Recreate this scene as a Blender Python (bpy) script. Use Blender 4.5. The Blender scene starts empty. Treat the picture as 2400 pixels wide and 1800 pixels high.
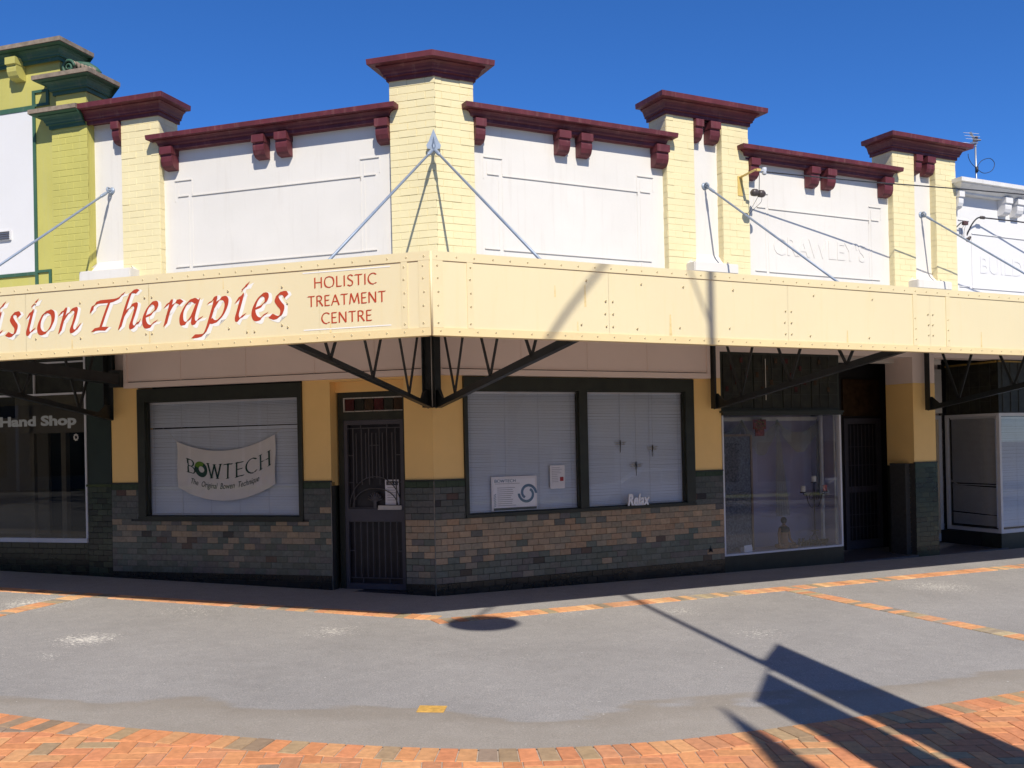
import bpy, bmesh, math, random
from mathutils import Matrix, Vector
random.seed(7)
sc = bpy.context.scene
COL = sc.collection

# ------------------------------------------------------------------ camera
PITCH, ROLL = 0.00641, 0.02118
CAM = Vector((0.92316, -11.6507, 1.75))
fw = Vector((0, math.cos(PITCH), math.sin(PITCH)))
u0 = Vector((0, -math.sin(PITCH), math.cos(PITCH)))
r0 = Vector((1, 0, 0))
rt = r0*math.cos(ROLL) - u0*math.sin(ROLL)
up = r0*math.sin(ROLL) + u0*math.cos(ROLL)
cd = bpy.data.cameras.new('Camera'); cam = bpy.data.objects.new('Camera', cd); COL.objects.link(cam)
cam.matrix_world = Matrix(((rt.x, up.x, -fw.x, CAM.x), (rt.y, up.y, -fw.y, CAM.y), (rt.z, up.z, -fw.z, CAM.z), (0, 0, 0, 1)))
cd.sensor_width = 36; cd.sensor_fit = 'HORIZONTAL'; cd.lens = 2336.3*36/2400; cd.shift_y = 127.5/2400
cd.clip_start = 0.05; cd.clip_end = 2000
sc.camera = cam
def project(p):                                   # pixel in the 2400x1800 photograph, used only to see what is in view
    d = Vector(p)-CAM; z = d.dot(fw)
    if z < .1: return None
    return 1200+2336.3*d.dot(rt)/z, 1027.5-2336.3*d.dot(up)/z

# ------------------------------------------------------------------ sky, sun, exposure
AZ, EL = math.radians(-13.0), math.radians(45.7)         # heading the light travels, height of the sun
trav = Vector((math.sin(AZ)*math.cos(EL), math.cos(AZ)*math.cos(EL), -math.sin(EL)))
w = bpy.data.worlds.new('World'); sc.world = w; w.use_nodes = True
nt = w.node_tree; nt.nodes.clear()
sky = nt.nodes.new('ShaderNodeTexSky'); sky.sky_type = 'NISHITA'; sky.sun_disc = False
sky.sun_elevation = EL; sky.sun_rotation = math.radians(167); sky.altitude = 3000; sky.air_density = 1.0; sky.dust_density = 0.0; sky.ozone_density = 10.0
bg = nt.nodes.new('ShaderNodeBackground'); bg.inputs[1].default_value = 0.145
wo = nt.nodes.new('ShaderNodeOutputWorld'); hs = nt.nodes.new('ShaderNodeHueSaturation'); hs.inputs['Hue'].default_value = .505; hs.inputs['Saturation'].default_value = 1.12; nt.links.new(sky.outputs[0], hs.inputs['Color']); nt.links.new(hs.outputs[0], bg.inputs[0]); nt.links.new(bg.outputs[0], wo.inputs[0])
sd = bpy.data.lights.new('Sun', 'SUN'); sd.energy = 5.0; sd.angle = math.radians(0.53); sd.color = (1, .945, .855)
sun = bpy.data.objects.new('Sun', sd); COL.objects.link(sun); sun.rotation_euler = trav.to_track_quat('-Z', 'Y').to_euler(); sun.location = (5, -20, 25)
vs = sc.view_settings; vs.view_transform = 'Standard'; vs.look = 'None'; vs.exposure = 0.16; vs.gamma = 1; vs.use_curve_mapping = False
sc.render.engine = 'CYCLES'; sc.cycles.max_bounces = 10; sc.cycles.transparent_max_bounces = 16; sc.cycles.diffuse_bounces = 5
sc.render.resolution_x, sc.render.resolution_y = 1024, 768

# ------------------------------------------------------------------ frames of the two street fronts
aR, aL = 1.09583, 1.25817
FR = Matrix.Rotation(math.pi/2-aR, 4, 'Z')        # x right along the right-hand front, y into the building, z up
FL = Matrix.Rotation(-(math.pi/2-aL), 4, 'Z')     # the same for the left-hand front
I4 = Matrix.Identity(4)
GX, GY = -0.0237, 0.0177                          # fall of the pavement
def gz(x, y):
    x = 26*math.tanh(x/26); y = 26*math.tanh(y/26); return GX*x+GY*y

# ------------------------------------------------------------------ materials
MATS = {}
def srgb(r, g, b):
    f = lambda c: (c/255/12.92) if c <= 10 else ((c/255+.055)/1.055)**2.4
    return (f(r), f(g), f(b))
class NT:
    def __init__(s, name):
        s.m = bpy.data.materials.new(name); s.m.use_nodes = True; s.t = s.m.node_tree
        s.b = s.t.nodes['Principled BSDF']; s.out = s.t.nodes['Material Output']
    def n(s, typ, **kw):
        x = s.t.nodes.new(typ)
        for k, v in kw.items():
            if hasattr(x, k) and k not in ('inputs',): setattr(x, k, v)
        return x
    def l(s, a, b): s.t.links.new(a, b)
    def pos(s, scale=(1, 1, 1)):
        g = s.n('ShaderNodeNewGeometry'); m = s.n('ShaderNodeVectorMath', operation='MULTIPLY'); m.inputs[1].default_value = scale
        s.l(g.outputs['Position'], m.inputs[0]); return m.outputs[0]
    def noise(s, scale, detail=4, rough=.55, vec=None, stretch=(1, 1, 1)):
        x = s.n('ShaderNodeTexNoise'); x.inputs['Scale'].default_value = scale; x.inputs['Detail'].default_value = detail; x.inputs['Roughness'].default_value = rough
        s.l(vec if vec else s.pos(stretch), x.inputs['Vector']); return x.outputs['Fac']
    def ramp(s, fac, stops):
        r = s.n('ShaderNodeValToRGB'); e = r.color_ramp.elements
        while len(e) < len(stops): e.new(.5)
        for i, (p, c) in enumerate(stops): e[i].position = p; e[i].color = (*c, 1) if len(c) == 3 else c
        s.l(fac, r.inputs[0]); return r.outputs[0]
    def math(s, op, a, b=None, c=None, clamp=False):
        x = s.n('ShaderNodeMath', operation=op); x.use_clamp = clamp
        for i, v in enumerate((a, b, c)):
            if v is None: continue
            if isinstance(v, (int, float)): x.inputs[i].default_value = v
            else: s.l(v, x.inputs[i])
        return x.outputs[0]
    def mix(s, fac, a, b, typ='MIX'):
        x = s.n('ShaderNodeMix', data_type='RGBA', blend_type=typ)
        for i, v in ((0, fac), (6, a), (7, b)):
            if isinstance(v, (int, float)): x.inputs[i].default_value = v
            elif isinstance(v, tuple): x.inputs[i].default_value = (*v, 1) if len(v) == 3 else v
            else: s.l(v, x.inputs[i])
        return x.outputs[2]
    def bump(s, h, strength=.2, dist=.01):
        x = s.n('ShaderNodeBump'); x.inputs['Strength'].default_value = strength; x.inputs['Distance'].default_value = dist
        s.l(h, x.inputs['Height']); s.l(x.outputs[0], s.b.inputs['Normal'])
    def col(s, c):
        if isinstance(c, tuple): s.b.inputs['Base Color'].default_value = (*c, 1)
        else: s.l(c, s.b.inputs['Base Color'])
def sc3(c, k): return tuple(min(1, v*k) for v in c)
def paint(name, c, rough=.55, var=.07, scale=3.0, bump=.15, bscale=45, metal=0, dirt=0, dirtc=(.12, .1, .08), streak=0, streakc=(.5, .45, .4), spec=.4, src=None):
    if name in MATS: return MATS[name]
    t = NT(name)
    base = c
    if src == 'obj': oi = t.n('ShaderNodeObjectInfo'); base = oi.outputs['Color']
    if src == 'attr': at = t.n('ShaderNodeAttribute', attribute_name='tint'); base = at.outputs['Color']
    n1 = t.noise(scale, 5)
    if src: k = t.ramp(n1, [(.3, (1-var,)*3), (.7, (1+var,)*3)]); colr = t.mix(1.0, base, k, 'MULTIPLY')
    else: colr = t.ramp(n1, [(.3, sc3(c, 1-var)), (.7, sc3(c, 1+var))])
    if streak:
        n2 = t.noise(9, 4, .6, stretch=(1.6, 1.6, .12)); m = t.math('MULTIPLY', t.math('SUBTRACT', n2, .55, clamp=True), streak*6, clamp=True)
        colr = t.mix(m, colr, streakc)
    if dirt:
        n3 = t.noise(14, 8, .7); m = t.math('MULTIPLY', t.math('SUBTRACT', n3, .6, clamp=True), dirt*5, clamp=True)
        colr = t.mix(m, colr, dirtc)
    t.col(colr); t.b.inputs['Roughness'].default_value = rough; t.b.inputs['Metallic'].default_value = metal; t.b.inputs['Specular IOR Level'].default_value = spec
    if bump: t.bump(t.noise(bscale, 6, .6), bump, .006)
    MATS[name] = t.m; return t.m
def glass(name, tint=(1, 1, 1), ior=1.6):
    t = NT(name); t.t.nodes.remove(t.b)
    fr = t.n('ShaderNodeFresnel'); fr.inputs[0].default_value = ior
    g = t.n('ShaderNodeNewGeometry'); f = t.math('MULTIPLY', fr.outputs[0], t.math('SUBTRACT', 1.0, g.outputs['Backfacing']))
    tr = t.n('ShaderNodeBsdfTransparent'); tr.inputs[0].default_value = (*tint, 1)
    gl = t.n('ShaderNodeBsdfGlossy'); gl.inputs['Roughness'].default_value = .012
    mx = t.n('ShaderNodeMixShader'); t.l(f, mx.inputs[0]); t.l(tr.outputs[0], mx.inputs[1]); t.l(gl.outputs[0], mx.inputs[2]); t.l(mx.outputs[0], t.out.inputs[0])
    return t.m

M = {}
M['white'] = paint('white_render', (.675, .638, .572), .7, .035, 1.3, .15, 30, dirt=.12, dirtc=(.42, .38, .33), streak=.38, streakc=(.59, .545, .475))
M['white2'] = paint('cool_white_render', (.68, .665, .645), .7, .02, 1.3, .1, 30, dirt=.12, dirtc=(.4, .37, .36))
M['cream'] = paint('cream_brick_paint', (.74, .64, .365), .62, .04, 2.5, .3, 40, dirt=.10, dirtc=(.50, .36, .15), streak=.12, streakc=(.66, .52, .24))
M['fascia'] = paint('cream_fascia_paint', (.745, .645, .40), .42, .03, .8, .25, 2.2, streak=.22, streakc=(.74, .58, .28), dirt=.05, dirtc=(.5, .3, .1))
M['strip'] = paint('cream_strip_paint', (.745, .635, .38), .45, .03, 3, .08, 30, dirt=.16, dirtc=(.50, .27, .09))
M['lowstrip'] = paint('yellowed_strip_paint', (.75, .60, .32), .45, .05, 3, .08, 30, dirt=.22, dirtc=(.50, .26, .08))
M['rustrun'] = paint('rust_run', (.72, .56, .27), .55, .12, 30, .05, 60)
M['maroon'] = paint('maroon_paint', (.112, .022, .027), .55, .25, 5, .2, 35, streak=.45, streakc=(.24, .11, .10), dirt=.25, dirtc=(.33, .2, .17))
M['lime'] = paint('lime_green_paint', (.485, .44, .115), .65, .07, 1.6, .25, 40, streak=.35, streakc=(.47, .44, .19), dirt=.12, dirtc=(.2, .2, .06))
M['bottle'] = paint('bottle_green_paint', srgb(58, 92, 72), .6, .12, 4, .2, 40, streak=.2, streakc=(.24, .22, .16))
M['weather'] = paint('weathered_concrete', (.24, .185, .135), .85, .3, 12, .5, 30, dirt=.5, dirtc=(.06, .06, .05))
M['mustard'] = paint('mustard_render', (.91, .60, .225), .6, .04, 2, .12, 30)
M['bulk'] = paint('bulkhead_paint', (.80, .66, .58), .6, .03, 2, .05, 30)
M['dkgreen'] = paint('dark_green_joinery', (.026, .029, .021), .38, .2, 6, .08, 40)
M['black'] = paint('black_green_iron', (.017, .021, .022), .4, .25, 8, .12, 40)
M['greyiron'] = paint('grey_blue_iron', (.26, .31, .38), .45, .12, 8, .1, 40, metal=.2)
M['steel'] = paint('galvanised_steel', (.42, .43, .45), .4, .15, 10, .1, 40, metal=.7)
M['grout'] = paint('dark_grout', (.045, .045, .042), .8, .2, 20, .2, 60)
M['doorgrey'] = paint('charcoal_door_paint', (.070, .066, .078), .4, .1, 6, .05, 40)
M['doordark'] = paint('dark_door_leaf', (.020, .018, .022), .35, .25, 5, .05, 40)
M['grille'] = paint('grey_grille_paint', (.085, .08, .085), .5, .1, 8, .05)
M['oldbead'] = paint('old_edge_bead', (.24, .22, .18), .5, .2, 12, .1)
M['bead'] = paint('pale_bead_paint', (.55, .52, .47), .5, .1, 8, .05)
M['tile_o'] = paint('glazed_tile', (1, 1, 1), .22, .16, 26, .10, 22, spec=.5, src='obj', dirt=.10, dirtc=(.05, .045, .04))
M['tile_a'] = paint('glazed_tile_field', (1, 1, 1), .22, .16, 26, .10, 22, spec=.5, src='attr', dirt=.10, dirtc=(.05, .045, .04))
M['paver_o'] = paint('clay_paver', (1, 1, 1), .8, .16, 22, .5, 90, src='obj', dirt=.22, dirtc=(.30, .24, .17))
M['paver_a'] = paint('clay_paver_field', (1, 1, 1), .8, .16, 22, .5, 90, src='attr', dirt=.22, dirtc=(.30, .24, .17))
M['mortar'] = paint('sandy_mortar', (.42, .34, .26), .9, .15, 20, .3, 80)
M['blind'] = paint('blind_slat', (.62, .675, .755), .5, .02, 3, 0)
M['cordgrey'] = paint('blind_cord', (.44, .47, .54), .7, 0, 3, 0)
M['cloth'] = paint('white_cloth', (.66, .63, .60), .8, .03, 6, .05, 80)
M['paper'] = paint('paper_white', (.74, .72, .74), .6, .01, 3, 0)
M['ink'] = paint('dark_ink', (.02, .03, .04), .6, 0, 3, 0)
M['inkgreen'] = paint('dark_green_ink', (.012, .05, .035), .7, 0, 3, 0)
M['leafgreen'] = paint('leaf_green_ink', (.11, .24, .02), .7, .3, 60, 0)
M['inkblue'] = paint('slate_blue_ink', (.11, .19, .28), .6, 0, 3, 0)
M['inkgrey'] = paint('grey_ink', (.33, .33, .36), .6, 0, 3, 0)
M['inkred'] = paint('red_ink', (.35, .02, .02), .6, 0, 3, 0)
M['signred'] = paint('signwriting_red', srgb(176, 66, 38), .5, .06, 12, .05, 40, dirt=.06, dirtc=(.7, .55, .35))
M['signwhite'] = paint('signwriting_white', (.80, .78, .72), .5, .02, 6, 0)
M['glass'] = glass('window_glass', (1, 1, 1), 1.72)
M['glassrefl'] = glass('display_window_glass', (.95, .96, .97), 1.85)
M['glassdim'] = glass('old_window_glass', (.75, .78, .78), 1.7)
M['lead_red'] = paint('red_leadlight', (.06, .012, .012), .25, .4, 9, .05)
M['lead_grn'] = paint('green_leadlight', (.022, .022, .015), .42, .5, 9, .05, spec=.25)
M['lead_brn'] = paint('brown_leadlight', (.05, .028, .014), .25, .4, 9, .05)
M['lilac'] = paint('lilac_wall', (.33, .30, .38), .8, .05, 2, .05)
M['wood'] = paint('worn_timber', (.20, .13, .08), .6, .25, 8, .2, 50)
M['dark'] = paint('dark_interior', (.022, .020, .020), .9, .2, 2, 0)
M['beige'] = paint('beige_interior', (.30, .22, .15), .8, .1, 2, 0)
M['soffit'] = paint('soffit_lining', (.78, .74, .68), .7, .06, 3, .05)
M['roofmetal'] = paint('zinc_roof', (.38, .39, .40), .5, .1, 3, .1, metal=.4)
M['cable'] = paint('black_cable', (.03, .03, .033), .5, .1, 10, 0)
M['porcelain'] = paint('porcelain', (.55, .57, .6), .3, .05, 10, 0)
M['insul'] = paint('dark_insulator', (.07, .055, .05), .35, .2, 20, 0)
M['brownbox'] = paint('brown_connector', (.09, .045, .04), .5, .15, 20, 0)
M['yellowiron'] = paint('ochre_bracket_paint', srgb(206, 176, 100), .5, .08, 12, .1)
def sheer(name, c, k):
    t = NT(name); t.col(c); t.b.inputs['Roughness'].default_value = .9; tr = t.n('ShaderNodeBsdfTransparent'); mx = t.n('ShaderNodeMixShader'); mx.inputs[0].default_value = k
    t.l(tr.outputs[0], mx.inputs[1]); t.l(t.b.outputs[0], mx.inputs[2]); t.l(mx.outputs[0], t.out.inputs[0]); return t.m
M['sheer'] = sheer('sheer_curtain', (.36, .35, .24), .45)
M['candle'] = paint('candle_wax', (.75, .68, .55), .5, .05, 10, 0)
M['redglass'] = paint('red_candle_glass', (.4, .05, .03), .2, .2, 30, 0)
M['bronze'] = paint('dark_bronze', (.035, .022, .016), .45, .3, 14, .1)
M['tan'] = paint('tan_figurine', (.24, .13, .07), .6, .15, 14, .1)
M['pattern'] = paint('patterned_screen', (.10, .10, .115), .6, .7, 34, 0)
M['alu'] = paint('white_aluminium', (.62, .62, .64), .4, .05, 5, 0)
M['lidyellow'] = paint('yellow_lid_paint', (.56, .32, .07), .8, .25, 25, .4, 60, dirt=.8, dirtc=(.27, .23, .17))
M['leaf'] = paint('tree_leaves', (.06, .10, .03), .6, .4, 2, 0)
M['bark'] = paint('tree_bark', (.12, .085, .06), .9, .3, 10, .5, 20)
M['grass'] = paint('dry_grass', (.17, .19, .06), .9, .3, 5, .4, 60)
M['carwhite'] = paint('white_car_paint', (.75, .75, .76), .25, .01, 2, 0)
M['carglass'] = paint('dark_car_glass', (.02, .022, .025), .08, 0, 2, 0)
M['rubber'] = paint('tyre_rubber', (.02, .02, .02), .8, .2, 10, 0)
M['brickwall'] = paint('pale_house_wall', (.62, .58, .52), .8, .06, 2, .1)
M['roofred'] = paint('dull_red_roof', (.22, .09, .07), .7, .2, 3, .2)

# pavement: old pale asphalt with bird-lime patches and silt by the kerb
ARC_C, ARC_R = (0.72, 0.62), 6.15
def asphalt(name, base, stains):
    t = NT(name); P = t.pos()
    big = t.noise(.55, 5, .6); agg = t.noise(95, 6, .85); mid = t.noise(7, 6, .65)
    c = t.ramp(big, [(.3, sc3(base, .90)), (.7, sc3(base, 1.10))])
    c = t.mix(1.0, c, t.ramp(mid, [(.3, (.93,)*3), (.7, (1.07,)*3)]), 'MULTIPLY')
    c = t.mix(1.0, c, t.ramp(agg, [(.30, (.55, .55, .55)), (.5, (1, 1, 1)), (.66, (1.6, 1.53, 1.42))]), 'MULTIPLY')
    if stains:
        # silt band washed against the curved kerb
        sx = t.n('ShaderNodeSeparateXYZ'); t.l(P, sx.inputs[0]); cx = t.n('ShaderNodeCombineXYZ'); t.l(sx.outputs[0], cx.inputs[0]); t.l(sx.outputs[1], cx.inputs[1])
        wv = t.noise(.9, 4, .5, stretch=(1, 2.2, 1)); oR = t.math('ADD', t.math('MULTIPLY', sx.outputs[0], .4573), t.math('MULTIPLY', sx.outputs[1], -.8893)); oL = t.math('ADD', t.math('MULTIPLY', sx.outputs[0], -.3076), t.math('MULTIPLY', sx.outputs[1], -.9515))
        hump = t.math('MULTIPLY', t.math('SUBTRACT', 1.0, t.math('DIVIDE', t.math('ABSOLUTE', t.math('SUBTRACT', sx.outputs[0], .8)), 2.8), clamp=True), .62)
        rr = t.math('ADD', t.math('ADD', t.math('MAXIMUM', t.math('ADD', oL, .25), t.math('SUBTRACT', oR, .2)), hump), t.math('MULTIPLY', wv, 1.1))
        d = t.math('DIVIDE', t.math('SUBTRACT', rr, 5.66), .07, clamp=True); edge = t.math('MULTIPLY', d, t.math('SUBTRACT', 1.0, t.math('DIVIDE', t.math('SUBTRACT', rr, 5.70), .30, clamp=True), clamp=True))
        c = t.mix(t.math('MULTIPLY', d, .34), c, (.33, .265, .18)); c = t.mix(t.math('MULTIPLY', edge, .26), c, (.14, .105, .065))
        fleck = t.noise(46, 4, .62, stretch=(.7, 1.5, 1)); tot = None
        for (x, y, r, k) in stains:
            v = t.n('ShaderNodeVectorMath', operation='DISTANCE'); v.inputs[1].default_value = (x, y, 0); t.l(cx.outputs[0], v.inputs[0])
            f = t.math('MULTIPLY', t.math('SUBTRACT', 1.0, t.math('DIVIDE', v.outputs['Value'], r), clamp=True), k)
            tot = f if tot is None else t.math('MAXIMUM', tot, f)
        sp = t.math('MULTIPLY', t.math('SUBTRACT', t.math('ADD', fleck, t.math('MULTIPLY', tot, .25)), .70), 40, clamp=True)
        sp = t.math('MULTIPLY', sp, t.math('MULTIPLY', tot, 4, clamp=True))
        c = t.mix(t.math('MULTIPLY', sp, .9), c, (.72, .67, .58))
        dots = t.noise(30, 2, .5); c = t.mix(t.math('MULTIPLY', t.math('SUBTRACT', dots, .745, clamp=True), 30, clamp=True), c, (.55, .53, .48))
    t.col(c); t.b.inputs['Roughness'].default_value = .9; t.b.inputs['Specular IOR Level'].default_value = .25
    t.bump(agg, .45, .006); return t.m
M['asphalt'] = asphalt('old_pavement_asphalt', (.278, .263, .248), [(-3.07, -2.4, .50, .95), (-4.45, -.5, .8, .85), (-.85, -2.0, .45, .72), (6.2, .78, .8, .72), (3.25, -2.03, .5, .58), (2.7, -.9, .5, .58), (-3.1, -3.05, .25, .55), (4.5, .1, .7, .5), (-2.5, -.9, .8, .5), (1.5, -1.0, .5, .45)])
M['road'] = asphalt('road_asphalt', (.17, .168, .165), None)

# ------------------------------------------------------------------ mesh helpers
class MB:
    def __init__(s): s.v = []; s.f = []; s.mi = []; s.sm = []; s.tint = []
    def add(s, vs, fs, mi=0, smooth=False, tint=None):
        o = len(s.v); s.v += [tuple(v) for v in vs]
        for f in fs: s.f.append(tuple(i+o for i in f)); s.mi.append(mi); s.sm.append(smooth); s.tint.append(tint)
        return s
    def box(s, x0, x1, y0, y1, z0, z1, mi=0, tint=None):
        return s.add([(x0, y0, z0), (x1, y0, z0), (x1, y1, z0), (x0, y1, z0), (x0, y0, z1), (x1, y0, z1), (x1, y1, z1), (x0, y1, z1)],
                     [(0, 3, 2, 1), (4, 5, 6, 7), (0, 1, 5, 4), (1, 2, 6, 5), (2, 3, 7, 6), (3, 0, 4, 7)], mi, tint=tint)
    def bar(s, a, b, w, h, upv=(0, 0, 1), mi=0):      # rectangular bar from a to b
        a = Vector(a); b = Vector(b); d = (b-a).normalized(); sd = d.cross(Vector(upv))
        if sd.length < 1e-4: sd = d.cross(Vector((1, 0, 0)))
        sd.normalize(); uu = sd.cross(d)
        vs = [p+sd*(i*w/2)+uu*(j*h/2) for p in (a, b) for i, j in ((-1, -1), (1, -1), (1, 1), (-1, 1))]
        return s.add(vs, [(3, 2, 1, 0), (4, 5, 6, 7), (0, 1, 5, 4), (1, 2, 6, 5), (2, 3, 7, 6), (3, 0, 4, 7)], mi)
    def tube(s, pts, r, n=8, mi=0, cap=True):
        pts = [Vector(p) for p in pts]; rs = r if isinstance(r, (list, tuple)) else [r]*len(pts)
        vs = []; fs = []; ref = None
        for i, p in enumerate(pts):
            d = (pts[min(i+1, len(pts)-1)]-pts[max(i-1, 0)]).normalized()
            if ref is None: ref = d.orthogonal().normalized()
            ref = (ref-d*ref.dot(d)); ref = ref.normalized() if ref.length > 1e-5 else d.orthogonal().normalized(); q = d.cross(ref)
            for k in range(n): a = 2*math.pi*k/n; vs.append(p+(ref*math.cos(a)+q*math.sin(a))*rs[i])
        for i in range(len(pts)-1):
            for k in range(n): fs.append((i*n+k, i*n+(k+1) % n, (i+1)*n+(k+1) % n, (i+1)*n+k))
        if cap: fs.append(tuple(range(n-1, -1, -1))); fs.append(tuple((len(pts)-1)*n+k for k in range(n)))
        return s.add(vs, fs, mi, True)
    def lathe(s, prof, c=(0, 0, 0), n=16, mi=0):      # (r, z) profile about a vertical axis
        vs = [(c[0]+r*math.cos(2*math.pi*k/n), c[1]+r*math.sin(2*math.pi*k/n), c[2]+z) for r, z in prof for k in range(n)]
        fs = [(i*n+k, i*n+(k+1) % n, (i+1)*n+(k+1) % n, (i+1)*n+k) for i in range(len(prof)-1) for k in range(n)]
        return s.add(vs, fs, mi, True)
    def prism(s, poly, x0, x1, mi=0):                  # (y, z) outline drawn out along x
        n = len(poly); vs = [(x0, y, z) for y, z in poly]+[(x1, y, z) for y, z in poly]
        fs = [tuple(range(n)), tuple(range(2*n-1, n-1, -1))]+[(i, i+n, (i+1) % n+n, (i+1) % n) for i in range(n)]
        return s.add(vs, fs, mi)
    def slab(s, poly, z0, z1, mi=0, tint=None):        # (x, y) outline drawn up
        n = len(poly); vs = [(x, y, z0) for x, y in poly]+[(x, y, z1) for x, y in poly]
        fs = [tuple(range(n-1, -1, -1)), tuple(range(n, 2*n))]+[(i, (i+1) % n, (i+1) % n+n, i+n) for i in range(n)]
        return s.add(vs, fs, mi, tint=tint)
    def quad(s, *p, mi=0, tint=None): return s.add(p, [tuple(range(len(p)))], mi, tint=tint)
    def mould(s, path, prof, mi=0, closed_ends=True):  # sweep an (out, z) profile round a plan path with mitred corners
        P = [Vector((x, y)) for x, y in path]; n = len(P); m = len(prof); vs = []
        for i in range(n):
            ns = []
            for a, b in ((i-1, i), (i, i+1)):
                if a < 0 or b >= n: continue
                d = (P[b]-P[a]).normalized(); ns.append(Vector((d.y, -d.x)))
            nn = ns[0] if len(ns) == 1 else (ns[0]+ns[1])/(1+ns[0].dot(ns[1]))
            for o, z in prof: vs.append((P[i].x+nn.x*o, P[i].y+nn.y*o, z))
        fs = [(i*m+k, (i+1)*m+k, (i+1)*m+k+1, i*m+k+1) for i in range(n-1) for k in range(m-1)]
        if closed_ends: fs += [tuple(range(m-1, -1, -1)), tuple((n-1)*m+k for k in range(m))]
        return s.add(vs, fs, mi)
    def mesh(s, name, mats):
        me = bpy.data.meshes.new(name); me.from_pydata(s.v, [], s.f)
        for m in mats: me.materials.append(m)
        me.polygons.foreach_set('material_index', s.mi); me.polygons.foreach_set('use_smooth', s.sm)
        if any(t is not None for t in s.tint):
            at = me.attributes.new('tint', 'FLOAT_COLOR', 'FACE')
            at.data.foreach_set('color', [c for t in s.tint for c in (*(t or (.5, .5, .5)), 1)])
        me.update(); return me
WM = {}                                                # world matrix of everything made here
def put(o, parent, Mw):
    WM[o.name] = Mw
    COL.objects.link(o)
    if parent is None: o.matrix_world = Mw
    else: o.parent = parent; o.matrix_parent_inverse = I4; o.matrix_basis = WM[parent.name].inverted() @ Mw
    return o
def part(name, mb, mat, parent=None, F=I4, label=None, stuff=False):
    mats = mat if isinstance(mat, (list, tuple)) else [mat]
    me = mb if isinstance(mb, bpy.types.Mesh) else mb.mesh(name, [M[m] if isinstance(m, str) else m for m in mats])
    o = bpy.data.objects.new(name, me); put(o, parent, F)
    if label: o['label'] = label
    if stuff: o['kind'] = 'stuff'
    return o
def thing(name, label, cat, F=I4, at=(0, 0, 0), group=None):
    o = bpy.data.objects.new(name, None); o.empty_display_size = .2
    put(o, None, F @ Matrix.Translation(at)); o['label'] = label; o['category'] = cat
    if group: o['group'] = group
    return o
def tag(o, label, cat, group=None):
    o['label'] = label; o['category'] = cat
    if group: o['group'] = group
    return o
def struct(o): o['kind'] = 'structure'; return o
def bevelled(mb, name, mat, wdt=.004, seg=1):
    me = mb.mesh(name, [M[mat] if isinstance(mat, str) else mat]); bm = bmesh.new(); bm.from_mesh(me)
    bmesh.ops.remove_doubles(bm, verts=bm.verts, dist=1e-5)
    bmesh.ops.bevel(bm, geom=bm.edges[:], offset=wdt, segments=seg, affect='EDGES', clamp_overlap=True); bm.to_mesh(me); bm.free(); return me
def smooth_path(pts, k=8):
    P = [Vector(p) for p in pts]; out = []
    for i in range(len(P)-1):
        a, b, c, d = P[max(i-1, 0)], P[i], P[i+1], P[min(i+2, len(P)-1)]
        for j in range(k):
            t = j/k; out.append(.5*((2*b)+(c-a)*t+(2*a-5*b+4*c-d)*t*t+(3*b-a-3*c+d)*t**3))
    out.append(P[-1]); return out
def text_mesh(body, name, mat, width=None, height=None, x=0, z=0, y=0, extrude=0.0, shear=0, bold=0, align='LEFT', fit_h=None):
    c = bpy.data.curves.new(name, 'FONT'); c.body = body; c.size = 1; c.extrude = extrude; c.shear = shear; c.offset = bold; c.resolution_u = 3
    o = bpy.data.objects.new('tmp', c); COL.objects.link(o); bpy.context.view_layer.update()
    me = bpy.data.meshes.new_from_object(o.evaluated_get(bpy.context.evaluated_depsgraph_get())); me.name = name
    bpy.data.objects.remove(o); bpy.data.curves.remove(c)
    xs = [v.co.x for v in me.vertices]; ys = [v.co.y for v in me.vertices]
    x0, x1, y0, y1 = min(xs), max(xs), min(ys), max(ys); kx = width/(x1-x0); kz = height/(y1-(0 if fit_h is None else y0)) if height else kx
    for v in me.vertices:
        a, b, d = v.co; v.co = (x+(a-x0)*kx, y-d, z+b*kz)
    me.materials.clear(); me.materials.append(M[mat] if isinstance(mat, str) else mat); me.update(); return me
def letters(me):                                       # split a word into one mesh per letter
    bm = bmesh.new(); bm.from_mesh(me); bm.faces.ensure_lookup_table(); seen = set(); isl = []
    for f in bm.faces:
        if f.index in seen: continue
        st = [f]; seen.add(f.index); grp = []
        while st:
            q = st.pop(); grp.append(q)
            for v in q.verts:
                for h in v.link_faces:
                    if h.index not in seen: seen.add(h.index); st.append(h)
        xs_ = [v.co.x for q in grp for v in q.verts]; isl.append([min(xs_), max(xs_), grp])
    isl.sort(key=lambda t: t[0]); out = []
    for a in isl:
        if out and min(a[1], out[-1][1])-max(a[0], out[-1][0]) > .6*min(a[1]-a[0], out[-1][1]-out[-1][0]): out[-1][2] += a[2]; out[-1][1] = max(a[1], out[-1][1])
        else: out.append(a)
    res = []
    for a in out:
        mb = MB(); idx = {}
        for q in a[2]:
            for v in q.verts:
                if v.index not in idx: idx[v.index] = len(mb.v); mb.v.append(tuple(v.co))
            mb.f.append(tuple(idx[v.index] for v in q.verts)); mb.mi.append(0); mb.sm.append(False); mb.tint.append(None)
        res.append(mb.mesh('letter', list(me.materials)))
    bm.free(); return res
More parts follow.
